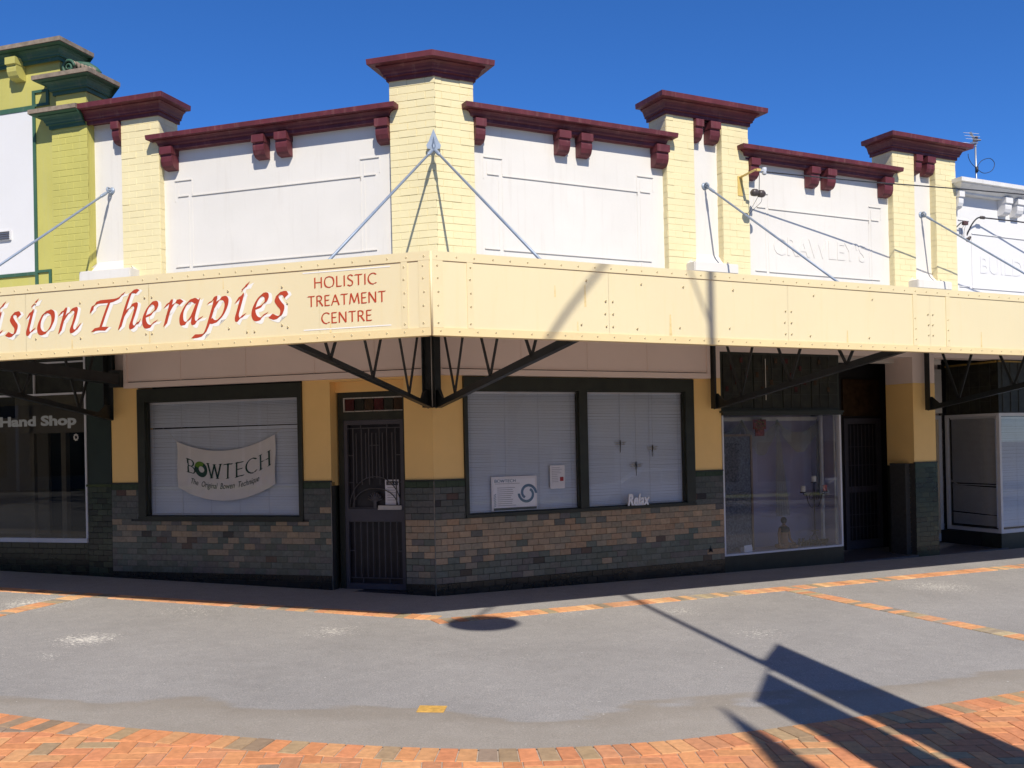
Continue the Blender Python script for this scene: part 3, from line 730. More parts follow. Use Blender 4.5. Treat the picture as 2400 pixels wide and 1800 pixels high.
# ================================================================== PARAPET
HB, BL_ = .0865, .232
BR = []                                                # bricks to lay: (F, x, y, z, length, depth, axis, parent, prio)
def lay(F, x0, x1, y, z0, z1, parent, prio, axis='x', start=0):
    z = z0; row = start
    while z < z1-.02:
        h = min(HB, z1-z); x = x0-(0 if row % 2 else .116)
        while x < x1-.005:
            a, b = max(x, x0), min(x+BL_, x1)
            if b-a > .02: BR.append((F, (a+b)/2, y, z+h/2, b-a, h, axis, parent, prio))
            x += BL_
        z += HB; row += 1
def pilaster(F, x0, x1, yf, z0, z1, prio, depth=.40, sides=(True, True), mat='cream'):
    m = MB(); m.box(x0+.003, x1-.003, yf+.0032, yf+depth, z0, z1); p = P('pilaster', m, mat, F)
    lay(F, x0, x1, yf, z0, z1, p, prio)
    if sides[0]: lay(F, yf+.012, yf+.34, x0, z0, z1, p, prio-2, 'y-')
    if sides[1]: lay(F, yf+.012, yf+.34, x1, z0, z1, p, prio-2, 'y+')
    return p
ZB, ZT = 3.95, 6.13
# angled corner pier
KX = .085
K = FR @ Vector((KX, 0, 0)); KR = FR @ Vector((.615, 0, 0)); KRb = FR @ Vector((.615, .42, 0)); KLb = FL @ Vector((-.50, .48, 0)); KL = FL @ Vector((-.50, .06, 0))
cen = (K+KR+KRb+KLb+KL)/5
m = MB(); m.slab([((p+(cen-p).normalized()*.007).x, (p+(cen-p).normalized()*.007).y) for p in (K, KR, KRb, KLb, KL)], 3.2, ZT); cp = P('corner_pier', m, 'cream', I4)
lay(FR, KX, .615, 0, ZB, ZT, cp, 5, start=0); lay(FL, -.50, .088, .06, ZB, ZT, cp, 5, start=1)
lay(FR, .012, .40, .615, ZB+18*HB, ZT, cp, 0, 'y+'); lay(FL, .07, .46, -.50, ZB+18*HB, ZT, cp, 0, 'y-')
RP = [(3.44, 3.895, 3), (4.365, 4.835, 3), (7.645, 8.11, 2), (8.58, 9.045, 2)]
for a, b, pr in RP: pilaster(FR, a, b, 0, ZB, ZT, pr)
pilaster(FL, -4.35, -3.765, .06, ZB, ZT, 4)
BR.sort(key=lambda t: -t[8])
brick_meshes = {}; nb = 0; rest_b = MB()
for (F, x, y, z, ln, h, axis, par, pr) in BR:
    if nb < 300 and axis == 'x' and pr > 0:
        key = (round(ln, 3), round(h, 3))
        if key not in brick_meshes:
            mm = MB(); mm.box(-ln/2+.0015, ln/2-.0015, -.0, .02, -h/2+.0018, h/2-.0018); brick_meshes[key] = bevelled(mm, 'brick', 'cream', .003)
        part('brick', brick_meshes[key], None, par, F @ Matrix.Translation((x, y+random.choice((-.0035, -.001, 0, 0, .0005, .001, .0015)), z+random.uniform(-.001, .001))) @ Matrix.Rotation(random.gauss(0, .004), 4, 'Y')); nb += 1
    else:
        d = random.uniform(-.003, .002); mm = MB(); a, b = x-ln/2+.0015, x+ln/2-.0015; c, e = z-h/2+.0018, z+h/2-.0018
        if axis == 'x': mm.box(a, b, y+d, y+.02, c, e)
        elif axis == 'y-': mm.box(y+d, y+.02, a, b, c, e)
        else: mm.box(y-.02, y-d, a, b, c, e)
        rest_b.add([F @ Vector(v) for v in mm.v], mm.f)
part('brickwork', rest_b, 'cream', CB, I4, stuff=True)
# white recesses between paired pilasters with their sill blocks
def recess(F, x0, x1, yf, s0, s1, zt=6.13):
    m = MB(); m.box(x0-.01, x1+.01, yf+.11, yf+.35, ZB, zt); p = P('recess_panel', m, 'white', F)
    m = MB(); m.box(s0, s1, yf-.19, yf+.11, 4.0, 4.135); sl = P('sill_block', bevelled(m, 'sill_block', 'white', .012, 2), None, F)
    a, b = x0+.02, x1-.02; yy = yf+.109
    pr = MB(); prof = [(0, 4.30), (.03, 4.24), (.09, 4.18), (.19, 4.137)]
    for i in range(3):
        (d0, z0_), (d1, z1_) = prof[i], prof[i+1]
        f0 = i/3; f1 = (i+1)/3
        pr.quad((a+(s0-a)*f0*.9, yy-d0, z0_), (a+(s0-a)*f1*.9, yy-d1, z1_), (b+(s1-b)*f1*.9, yy-d1, z1_), (b+(s1-b)*f0*.9, yy-d0, z0_))
    pr.quad((a, yy-.001, 4.30), (a+(s0-a)*.9, yy-.19, 4.137), (a+(s0-a)*.9, yy, 4.137)); pr.quad((b, yy-.001, 4.30), (b+(s1-b)*.9, yy, 4.137), (b+(s1-b)*.9, yy-.19, 4.137))
    P('flared_foot', pr, 'white', F)
recess(FR, 3.895, 4.365, 0, 3.72, 4.46); recess(FR, 8.11, 8.58, 0, 7.93, 8.68); recess(FL, -4.86, -4.35, .06, -4.90, -4.10)
# parapet panels with raised fillets
PNL = []
def panel(F, x0, x1, yp, fil, z1=5.70, label=None):
    m = MB(); m.box(x0, x1, yp, yp+.26, 3.2, z1); p = P('parapet_panel', m, 'white', F); t = .013
    m = MB()
    for k, a, b, c in fil:
        if k == 'h': m.box(a, b, yp-.014, yp, c-t/2, c+t/2)
        else: m.box(a-t/2, a+t/2, yp-.004, yp, b, c)
    part('fillet', m, 'white', p, F); return p
def filset(xl, xr, zb=4.14, zm=5.05, zt=5.26):
    w_ = .255; g_ = .05
    f_ = [('h', xl+w_, xr-w_, zm), ('h', xl+w_, xr-w_, zb), ('v', xl+w_, zb, zm), ('v', xr-w_, zb, zm)]
    for s, e in ((xl, 1), (xr, -1)):
        a, b = (s, s+w_) if e == 1 else (s-w_, s)
        f_ += [('h', a, b, zt), ('h', a+g_, b-g_, zm+.005), ('v', a, zm-.06, zt), ('v', b, zm+.02, zt), ('v', a+g_, zm+.005, zt-.05), ('h', a, b-.05, zb+.003), ('v', b-.05 if e == 1 else a+.05, 3.9, zm-.06)]
    return f_
panel(FR, .60, 3.45, .10, filset(.775, 3.275)); p2 = panel(FR, 4.82, 7.66, .10, filset(5.0, 7.48, 4.13, 5.03, 5.235)); panel(FL, -3.78, -.485, .16, filset(-3.60, -.69))
me = text_mesh("CRAWLEY'S", 'lettering', 'white', 1.80, .27, 5.345, 4.39, .1005, .007, bold=.012); [part('letter', q, None, p2, FR) for q in letters(me)]
# maroon cornices, corbels and pier caps
def cornice(F, x0, x1, yp, yface, zb=5.645, nm='cornice', mat='maroon'):
    # profile measured from the pilaster face; ends return against it
    prof = [(-.10, zb), (-.04, zb), (-.04, zb+.022), (-.01, zb+.028), (-.01, zb+.045), (.015, zb+.05), (.024, zb+.062), (.03, zb+.085), (.045, zb+.104), (.068, zb+.112), (.068, zb+.122), (.126, zb+.118), (.13, zb+.122), (.135, zb+.178), (-.05, zb+.20), (-.10, zb+.20)]
    m = MB(); m.mould([(x0+.13, yface+.02), (x0+.13, yface), (x1-.13, yface), (x1-.13, yface+.02)], prof)
    # body that fills the run back to the panel
    m.box(x0+.14, x1-.14, yface-.0, yp+.26, zb+.004, zb+.196)
    return P(nm, m, mat, F)
cornice(FR, .46, 3.535, .10, 0); cornice(FR, 4.64, 7.735, .10, 0); cornice(FL, -3.87, -.385, .16, .06)
CB_OUT = [(-.004, 5.665), (-.165, 5.665), (-.165, 5.575), (-.145, 5.566), (-.150, 5.53), (-.146, 5.48), (-.125, 5.43), (-.10, 5.405), (-.07, 5.395), (-.004, 5.39)]
def corbels(F, yp, spans, dz=0, k=1.0, mat='maroon', nm='corbel', parent=None):
    for a, b in spans:
        m = MB(); m.prism([(yp+y*k, z+dz) for y, z in CB_OUT], a, b); m.box(a-.006, b+.006, yp-.172*k, yp-.004, 5.575+dz, 5.668+dz)
        part(nm, m, mat, parent or CB, F)
corbels(FR, .10, [(.617, .745), (1.765, 1.925), (2.085, 2.247), (3.245, 3.436)]); corbels(FR, .10, [(4.838, 4.985), (5.95, 6.11), (6.262, 6.425), (7.42, 7.60)])
corbels(FL, .16, [(-3.70, -3.534), (-2.345, -2.187), (-2.025, -1.866), (-.665, -.503)])
corbels(FR, .11, [(3.897, 4.02), (4.145, 4.31)], .42); corbels(FR, .11, [(8.112, 8.24), (8.36, 8.53)], .42); corbels(FL, .17, [(-4.46, -4.352)], .42)
CAPP = [(.0, 6.105), (.022, 6.105), (.024, 6.135), (.024, 6.15), (.05, 6.155), (.05, 6.175), (.062, 6.19), (.07, 6.215), (.085, 6.24), (.115, 6.256), (.115, 6.268), (.19, 6.268), (.195, 6.272), (.20, 6.335), (.05, 6.365), (-.25, 6.37)]
def cap(F, path, mat='maroon', dz=0, prof=CAPP, parent=None, nm='pier_cap'):
    m = MB(); m.mould(path, [(o, z+dz) for o, z in prof]); return part(nm, m, mat, parent or CB, F)
cap(I4, [(KLb.x, KLb.y), (KL.x, KL.y), (K.x, K.y), (KR.x, KR.y), (KRb.x, KRb.y)])
for a, b in ((3.44, 4.835), (7.645, 9.045)): cap(FR, [(a, .42), (a, 0), (b, 0), (b, .42)])
cap(FL, [(-4.88, .06), (-3.765, .06), (-3.765, .48)])
m = MB()                                               # lids that close the tops of caps
m.slab([(p.x, p.y) for p in (K, KR, KRb, KLb, KL)], 6.1, 6.366); P('cap_core', m, 'maroon', I4)
m = MB(); m.box(3.45, 4.82, .01, .42, 6.131, 6.368); m.box(7.66, 9.03, .01, .42, 6.131, 6.368); P('cap_core', m, 'maroon', FR)
m = MB(); m.box(-4.87, -3.78, .07, .48, 6.131, 6.368); P('cap_core', m, 'maroon', FL)
# upper wall core, roof and back so that the building is a solid
m = MB(); m.box(.3, 9.04, .36, .5, 2.9, 5.5); m.box(.3, 9.04, .45, 9, 5.2, 5.3); m.box(8.9, 9.04, .5, 9, 0, 5.3); m.box(1.2, 9.0, 2.2, 2.3, -.3, 5.2); P('rear_wall', m, 'brickwall', FR)
m = MB(); m.box(-4.86, -.3, .42, .56, 2.9, 5.5); m.box(-4.86, -.4, .5, 9, 5.1, 5.19); m.box(-4.86, -1, 2.0, 2.1, -.3, 5.1); m.box(-4.85, -4.7, .5, 9, 0, 5.1); P('rear_wall', m, 'brickwall', FL)
m = MB(); m.box(.0, 4.262, .10, .30, 2.62, 3.3); m.box(0, 9.04, .10, .36, 3.2, 3.95); P('head_wall', m, 'bulk', FR)
m = MB(); m.box(-4.545, 0, .10, .30, 2.62, 3.3); m.box(-4.86, -.05, .16, .42, 3.3, 3.95); P('head_wall', m, 'bulk', FL)

# ================================================================== AWNING
W = 3.42; TC = W*math.tan(math.radians(22.5))
AW = thing('street_awning', 'cream riveted street awning wrapping round the corner shop on black iron brackets', 'awning', FR, (2, -1.7, 2.6))
def A(name, mb, mat, F, **k): return part(name, mb, mat, AW, F, **k)
ZB0, ZT0 = 2.645, 3.305
def fsheet(F, xs_, flip):
    for a, b in zip(xs_[:-1], xs_[1:]):
        m = MB(); n_ = 10
        for i in range(n_+1):
            x = a+.001+(b-a-.002)*i/n_; wv = .0005*math.sin(x*2.3)
            m.v += [(x, -W+wv, ZB0+.012), (x, -W+wv*1.6, (ZB0+ZT0)/2), (x, -W+wv, ZT0-.02), (x, -W+.012, ZB0+.012), (x, -W+.012, ZT0-.02)]
        for i in range(n_):
            o = i*5
            for f_ in ((o, o+5, o+6, o+1), (o+1, o+6, o+7, o+2), (o+4, o+9, o+8, o+3), (o+2, o+7, o+9, o+4), (o, o+3, o+8, o+5)): m.f.append(f_); m.mi.append(0); m.sm.append(False); m.tint.append(None)
        A('fascia_sheet', m, 'fascia', F)
fsheet(FR, [-TC, .262, 2.32, 4.30, 6.3, 8.3, 10.3, 12.4, 14.5], False)
fsheet(FL, [-11, -8.6, -6.4, -4.2, -2.62, -1.265, .42, TC], True)
def strips(F, x0, x1, verts):
    m = MB(); m.box(x0, x1, -W-.008, -W+.003, ZT0-.062, ZT0+.004); m.box(x0, x1, -W-.008, -W+.06, ZT0+.004, ZT0+.010); A('top_angle', m, 'strip', F)
    m = MB(); m.box(x0, x1, -W-.008, -W+.003, ZB0, ZB0+.058); m.box(x0, x1, -W-.008, -W+.08, ZB0-.006, ZB0); A('bottom_angle', m, 'lowstrip', F)
    for a, b in verts:
        m = MB(); m.box(a, b, -W-.007, -W+.003, ZB0+.059, ZT0-.063); A('cover_strip', m, 'strip', F)
strips(FR, -TC, 14.5, [(-TC+.004, -TC+.10), (-1.105, -1.05), (4.04, 4.10), (4.54, 4.60)])
strips(FL, -11, TC, [(TC-.10, TC-.004), (1.165, 1.22)])
m = MB(); cx_ = (FR @ Vector((-TC, -W, 0))); m.tube([(cx_.x, cx_.y, ZB0), (cx_.x, cx_.y, ZT0+.008)], .011, 8); A('corner_angle', m, 'strip', I4)
def rivets(F, pts):
    m = MB()
    for x, z in pts:
        x += random.uniform(-.006, .006); r = random.uniform(.0085, .0105); y = -W-.0075
        vs_ = [(x+r*math.cos(k*math.pi/4), y, z+r*math.sin(k*math.pi/4)) for k in range(8)]+[(x+.6*r*math.cos(k*math.pi/4), y-.005, z+.6*r*math.sin(k*math.pi/4)) for k in range(8)]
        m.add(vs_, [(k, k+8, (k+1) % 8+8, (k+1) % 8) for k in range(8)]+[tuple(range(8, 16))][::-1], 0, True)
    A('rivets', m, 'strip', F, stuff=True)
pr_ = []
x = -TC+.05
while x < 14.5: pr_ += [(x, ZT0-.03), (x+.02, ZB0+.03)]; x += .165
for z in (2.74, 2.88, 2.99, 3.10, 3.2): pr_ += [(-TC+.055, z), (-1.078, z)]
for z in (2.77, 2.88, 2.99): pr_ += [(.225, z), (.30, z), (4.07, z), (4.57, z), (4.27, z+.05), (4.335, z+.05), (2.28, z), (2.36, z)]
for x_ in (-.02, .55, 1.02, 1.6, 2.6, 3.4): pr_ += [(x_, 2.78+.02*math.sin(x_*9)), (x_+.05, 3.16)]
rivets(FR, pr_)
pr_ = []; x = TC-.05
while x > -11: pr_ += [(x, ZT0-.03), (x-.02, ZB0+.03)]; x -= .158
for z in (2.74, 2.88, 2.99, 3.10, 3.2): pr_ += [(TC-.055, z), (1.193, z)]
for z in (2.80, 3.12): pr_ += [(-1.30, z), (-1.23, z), (.07, z), (-.45, z), (-2.0, z), (-2.5, z+.02)]
pr_ += [(.12, 2.98), (.12, 2.78), (-.27, 2.76), (-.2, 2.76)]
rivets(FL, pr_)
# roof and lining, hipped round the corner
def pl(F, x, o, z): return F @ Vector((x, -o, z))
m = MB()
for i in range(0, 1):
    a0, a1 = pl(FR, -TC, W-.02, 3.285), pl(FR, 14.5, W-.02, 3.285); b0, b1 = pl(FR, 0, .0, 3.52), pl(FR, 14.5, 0, 3.52)
    m.quad(a0, a1, b1, b0); c0_, c1_ = pl(FL, -11, W-.02, 3.285), pl(FL, -11, 0, 3.52); m.quad(c0_, a0, b0, c1_)
A('awning_roof', m, 'roofmetal', I4)
m = MB(); a0, a1, b0, b1 = pl(FR, -TC+.02, W-.05, 3.10), pl(FR, 14.5, W-.05, 3.10), pl(FR, 0, .0, 3.17), pl(FR, 14.5, 0, 3.17)
m.quad(a0, b0, b1, a1); m.quad(pl(FL, -11, W-.05, 3.10), pl(FL, -11, 0, 3.17), b0, a0); A('soffit', m, 'soffit', I4)
# lattice brackets
def bracket(F, x, o0=.10, zlow=2.19, out=3.30, zhi=2.70, post=True, wd=.05):
    m = MB()
    m.box(x-.045, x+.045, -o0-.012, -o0, zlow, 3.10); m.box(x-.045, x-.033, -o0-.09, -o0-.012, zlow, 3.10)
    b = A('bracket', m, 'black', F)
    m = MB(); m.bar((x, -o0-.03, zlow+.03), (x, -out, zhi), .012, .07); m.bar((x+.03, -o0-.03, zlow+.0), (x+.03, -out, zhi-.035), .065, .010); part('lower_chord', m, 'black', b, F)
    m = MB(); m.bar((x, -o0, 3.06), (x, -out-.05, 3.06), .06, .06); part('upper_chord', m, 'black', b, F)
    npan = 3; L_ = out-o0
    for i in range(npan):
        f = (i+.62)/(npan+.55); bz = zlow+.05+(zhi-zlow-.05)*f; bo = o0+L_*f; sp = L_*.085
        for sg in (-1, 1):
            mm = MB(); mm.bar((x, -bo, bz), (x, -(bo+sg*sp), 3.04), .038, .012, (1, 0, 0)); part('web_bar', mm, 'black', b, F)
    m = MB(); m.prism([(-o0, zlow-.0), (-o0-.02, zlow-.01), (-o0-.26, zlow+.075), (-o0-.10, zlow+.20), (-o0, zlow+.20)], x-.008, x+.004); part('gusset', m, 'black', b, F)
    return b
bracket(FR, .0, .10, 2.20); bracket(FL, .0, .10, 2.20)
bracket(FR, 4.08, .06, 2.18); bracket(FR, 8.22, .05, 2.15); bracket(FL, -4.49, .06, 2.18)
m = MB(); ob = (FR @ Vector((0, -1, 0)) + FL @ Vector((0, -1, 0))); ob = ob/ob.length
p0 = ob*.13; q0 = Vector((-ob.y, ob.x, 0))
for sg in (-1, 1):
    a, b = p0+q0*(sg*.012), p0+q0*(sg*.105)-ob*.03
    m.slab([(a.x, a.y), (b.x, b.y), (b.x-ob.x*.02, b.y-ob.y*.02), (a.x-ob.x*.02, a.y-ob.y*.02)], 2.21, 3.1)
    t = p0+q0*(sg*.15)-ob*.04; m.add([(a.x, a.y, 2.20), (t.x, t.y, 2.27), (b.x, b.y, 2.42), (a.x, a.y, 2.42)], [(0, 1, 2, 3)])
A('corner_post', m, 'black', I4)
m = MB(); m.tube([(p0+ob*.006+Vector((0, 0, 2.2))), (p0+ob*.006+Vector((0, 0, 3.08)))], .007, 6); A('post_edge', m, 'bead', I4)
m = MB(); m.bar((-4.34, -.12, 2.70), (-4.52, -3.2, 2.84), .14, .13); m.box(-4.42, -4.262, -.16, -.04, 2.60, 2.82); A('side_beam', m, 'black', FL)
# tie rods with their wall eyes
def ring(mb, c, r, tr, axis, n=14):
    c = Vector(c); a = Vector(axis).normalized(); u_ = a.orthogonal().normalized(); v_ = a.cross(u_)
    mb.tube([c+(u_*math.cos(2*math.pi*i/n)+v_*math.sin(2*math.pi*i/n))*r for i in range(n+1)], tr, 6, cap=False)
def rod(F, x, y0, z0, y1, z1, spear=False, x1=None):
    x1 = x if x1 is None else x1
    m = MB(); m.tube([(x, y0-.06, z0), (x1, y1, z1)], .0145, 8); t = A('tie_rod', m, 'greyiron', F)
    m = MB(); ring(m, (x, y0-.055, z0+.015), .038, .012, (1, 0, .3)); m.tube([(x, y0, z0+.02), (x, y0-.06, z0+.02)], .014, 6); part('wall_eye', m, 'greyiron', t, F)
    m = MB(); m.lathe([(0, 0), (.05, 0), (.045, .012), (0, .015)], (0, 0, 0), 12)
    mm = MB(); mm.add([(x+v[0], y0-v[2], z0+.02+v[1]) for v in m.v], m.f, 0, True); part('wall_plate', mm, 'greyiron', t, F)
    d = Vector((x1-x, y1-y0, z1-z0)).normalized(); p = Vector((x, y0-.06, z0))+d*.12
    m = MB(); m.tube([p-d*.07, p-d*.05, p+d*.05, p+d*.07], [.014, .021, .021, .014], 8); part('turnbuckle', m, 'greyiron', t, F)
rod(FR, 4.14, .11, 5.215, -2.5, 3.40); rod(FR, 8.37, .11, 5.19, -2.5, 3.40); rod(FL, -4.60, .17, 5.215, -2.5, 3.40)
apex = Vector((K.x, K.y, 5.22))+ob*.09
for F, x1 in ((FR, .12), (FL, .0)):
    e = F @ Vector((x1, -2.62, 3.40)); st = Vector(apex)
    m = MB(); m.tube([st, e], .0145, 8); t = A('tie_rod', m, 'greyiron', I4)
    d = (e-st).normalized(); m = MB(); m.tube([st+d*.03, st+d*.06, st+d*.17, st+d*.20], [.014, .023, .023, .014], 8); part('turnbuckle', m, 'greyiron', t, I4)
m = MB()
sp = [(-.0, .20), (.055, .06), (.085, .01), (.075, -.03), (.03, -.04), (0, -.09), (-.03, -.04), (-.075, -.03), (-.085, .01), (-.055, .06)]
kc = Vector((K.x, K.y, 5.27))
m.add([kc+q0*a+ob*.035+Vector((0, 0, b)) for a, b in sp]+[kc+q0*a+ob*.012+Vector((0, 0, b)) for a, b in sp], [tuple(range(10)), tuple(range(19, 9, -1))]+[(i, i+10, (i+1) % 10+10, (i+1) % 10) for i in range(10)])
m.add([kc+ob*.035+q0*a*.3+Vector((0, 0, b*.6)) for a, b in sp]+[kc+ob*.07+Vector((0, 0, .05))], [(i, (i+1) % 10, 10) for i in range(10)])
sph = A('spearhead_plate', m, 'greyiron', I4)
m = MB(); ring(m, apex+Vector((0, 0, .0)), .045, .013, q0); m.tube([kc+ob*.01+Vector((0, 0, -.04)), apex+Vector((0, 0, .03))], .016, 6); part('ring', m, 'greyiron', sph, I4)

# rust and water runs on the fascia sheets
for F, x_, z0_, z1_, w_ in ((FR, .92, 2.71, 2.90, .030), (FR, .02, 2.93, 3.12, .022), (FR, -.28, 3.00, 3.10, .018), (FR, -.06, 2.72, 2.80, .014), (FR, 3.1, 2.71, 2.83, .02), (FR, 5.1, 2.71, 2.88, .025), (FL, 1.32, 2.98, 3.06, .014), (FL, .52, 2.71, 2.80, .018), (FL, -.5, 3.14, 3.23, .010), (FL, -2.1, 2.71, 2.79, .016), (FL, -1.26, 2.72, 3.2, .012)):
    m = MB(); m.quad((x_-w_*.25, -W-.0013, z1_), (x_-w_*.5, -W-.0013, z0_), (x_+w_*.5, -W-.0013, z0_), (x_+w_*.2, -W-.0013, z1_)); A('rust_run', m, 'rustrun', F)
# signwriting
def fasL(x, z, d): return (x, -W-.0012-d, z)
SCR = {'s': [[(.60, .84), (.48, .98), (.26, .95), (.18, .76), (.32, .56), (.48, .38), (.46, .14), (.26, .0), (.0, .10)]],
 'i': [[(.06, .74), (.20, .96), (.27, .98), (.20, .5), (.15, .16), (.24, .02), (.46, .24)], [(.26, 1.24), (.36, 1.34), (.46, 1.50)]],
 'o': [[(.50, .96), (.26, .86), (.08, .5), (.10, .16), (.30, .0), (.56, .12), (.74, .48), (.70, .84), (.50, .97)]],
 'n': [[(.04, .76), (.20, .97), (.26, .92), (.18, .4), (.12, .0)], [(.17, .40), (.40, .80), (.62, .98), (.74, .90), (.70, .5), (.62, .14), (.72, .01), (.98, .26)]],
 'h': [[(.74, 1.50), (.58, 1.55), (.42, 1.42), (.30, 1.0), (.18, .4), (.10, .0)], [(.17, .40), (.40, .80), (.62, .98), (.74, .90), (.68, .5), (.60, .14), (.70, .01), (.98, .26)]],
 'e': [[(.12, .42), (.38, .52), (.58, .74), (.54, .95), (.36, .96), (.14, .66), (.08, .30), (.20, .04), (.40, .0), (.64, .22)]],
 'r': [[(.04, .76), (.20, .97), (.26, .92), (.18, .4), (.12, .0)], [(.17, .44), (.36, .82), (.54, .98), (.72, .88)]],
 'a': [[(.68, .88), (.50, .98), (.28, .86), (.08, .46), (.12, .08), (.30, .04), (.54, .36), (.72, .92)], [(.74, .98), (.64, .5), (.60, .14), (.70, .01), (.94, .24)]],
 'p': [[(.12, .78), (.30, .97), (.36, .92), (.26, .3), (.14, -.28), (-.04, -.52), (-.38, -.54)], [(.30, .50), (.52, .90), (.72, .96), (.84, .76), (.78, .38), (.58, .08), (.38, .0), (.26, .10)]],
 'T': [[(.0, .80), (.04, 1.02), (.24, 1.18), (.62, 1.20), (1.0, 1.22), (1.26, 1.34), (1.40, 1.50)], [(.80, 1.19), (.66, .7), (.50, .06)], [(.16, .0), (.48, .04), (.82, .02)]]}
XH = .208; B0 = 2.862
lets_old = [('i', -2.995, 1), ('s', -2.83, 1), ('i', -2.63, 1), ('o', -2.475, 1), ('n', -2.255, 1.0), ('T', -1.875, .93), ('h', -1.605, .96), ('e', -1.325, 1), ('r', -1.115, 1), ('a', -.945, 1), ('p', -.675, 1.06), ('i', -.41, 1), ('e', -.225, 1.05), ('s', -.045, 1.1)]
lets = [('i', -3.01, 1.05), ('s', -2.845, 1.0), ('i', -2.635, 1.05), ('o', -2.495, 1.08), ('n', -2.265, 1.22), ('T', -1.905, 1.12), ('h', -1.60, 1.12), ('e', -1.345, 1.1), ('r', -1.125, 1.15), ('a', -.955, 1.12), ('p', -.70, 1.18), ('i', -.41, 1.1), ('e', -.235, 1.08), ('s', -.045, 1.04)]
for nm, dx, dz, nib, k0, mt in (('letter_shade', .024, -.012, .070, .0, 'signwhite'), ('letter', 0, 0, .052, .0012, 'signred')):
    for c, x, k in lets:
        m = MB(); pen(m, [[(x+dx+a*XH*k+b*XH*.16, B0+dz+b*XH) for a, b in st] for st in SCR[c]], nib, math.radians(38), fasL, k0, mn=.3 if mt == 'signred' else .6); A(nm, m, mt, FL)
for z_ in (3.212, 2.736): A('rule_line', MB().box(.27, 1.07, -W-.0016, -W-.0008, z_, z_+.010), 'signwhite', FL)
for wd_, x_, z_, w_ in (('HOLISTIC', .372, 3.085, .575), ('TREATMENT', .312, 2.933, .712), ('CENTRE', .436, 2.787, .462)):
    for mm in caps(wd_, x_, z_, w_, .088, .0145, math.radians(22), fasL, .0004): A('letter', mm, 'signred', FL)

# ================================================================== GREEN BUILDING (left)
GB = thing('green_building', 'lime green shop building with bottle green trim at the left edge', 'building', FL, (-6.5, .5, 0))
def Gp(name, mb, mat, F=FL, **k): return part(name, mb, mat, GB, F, **k)
m = MB(); m.box(-5.33, -4.865, .09, .5, 3.2, 6.62); m.box(-11, -5.34, .09, .5, 3.2, 7.13); Gp('upper_wall', m, 'lime')
m = MB(); m.box(-11, -5.80, .078, .092, 4.235, 6.43); Gp('white_panel', m, 'white2')
def band(x0, x1, z0, z1): mm = MB(); mm.box(x0, x1, .070, .091, z0, z1); Gp('painted_band', mm, 'bottle')
band(-5.80, -5.755, 3.9, 6.69); band(-11, -5.80, 6.43, 6.495); band(-11, -5.80, 4.19, 4.235)
band(-5.755, -5.52, 6.655, 6.69); band(-5.755, -5.52, 6.47, 6.505); band(-5.565, -5.52, 6.505, 6.655); band(-5.755, -5.53, 4.215, 4.25); band(-5.57, -5.53, 4.04, 4.215); band(-5.755, -5.53, 4.02, 4.04)
# painted brick pilaster
m = MB(); m.box(-5.44, -4.868, .035, .4, 3.2, 6.10); gp = Gp('pilaster', m, 'lime'); nbk = 0
z = 3.9; row = 0; gm = {}
while z < 6.08:
    h = min(HB, 6.10-z); x = -5.445-(0 if row % 2 else .116)
    while x < -4.87:
        a, b = max(x, -5.445), min(x+BL_, -4.863)
        if b-a > .03:
            key = round(b-a, 3), round(h, 3)
            if key not in gm: mm = MB(); mm.box(-(b-a)/2+.003, (b-a)/2-.003, 0, .02, -h/2+.0035, h/2-.0035); gm[key] = bevelled(mm, 'brick', 'lime', .003)
            part('brick', gm[key], None, gp, FL @ Matrix.Translation(((a+b)/2, .0322+random.uniform(-.001, .001), z+h/2)))
        x += BL_
    z += HB; row += 1
def gcap(path, dz, top='weather', k=1.0):
    m = MB(); pr = [(o*k, z+dz) for o, z in CAPP[:-3]]; m.mould(path, pr); c = Gp('moulded_cap', m, 'bottle')
    m = MB(); m.mould(path, [(.18*k, 6.277+dz), (.205*k, 6.28+dz), (.205*k, 6.335+dz), (.05, 6.365+dz), (-.25, 6.37+dz)]); part('cap_top', m, top, c, FL)
gcap([(-5.44, .09), (-5.44, .03), (-4.872, .03)], 0)
gcap([(-5.37, .09), (-5.37, .03), (-4.865, .03), (-4.865, .45)], .445)
gcap([(-11, .06), (-5.33, .06), (-5.33, .5)], .93)
m = MB(); m.box(-5.36, -4.87, .031, .45, 6.1, 6.80); Gp('attic_pier', m, 'lime')
m = MB(); m.box(-11, -5.34, .061, .5, 7.06, 7.295); m.box(-5.36, -4.88, .04, .45, 6.80, 6.812); Gp('cap_core', m, 'weather')
corbels(FL, .09, [(-6.07, -5.91), (-7.2, -7.04)], 1.45, 1.15, 'lime', 'corbel', GB)
m = MB(); m.box(-6.45, -6.19, .05, .08, 4.70, 4.83); v_ = Gp('vent', m, 'white2')
for k in range(4):
    m = MB(); m.box(-6.44, -6.20, .036, .05, 4.712+k*.03, 4.722+k*.03); part('louvre', m, 'grille', v_, FL)
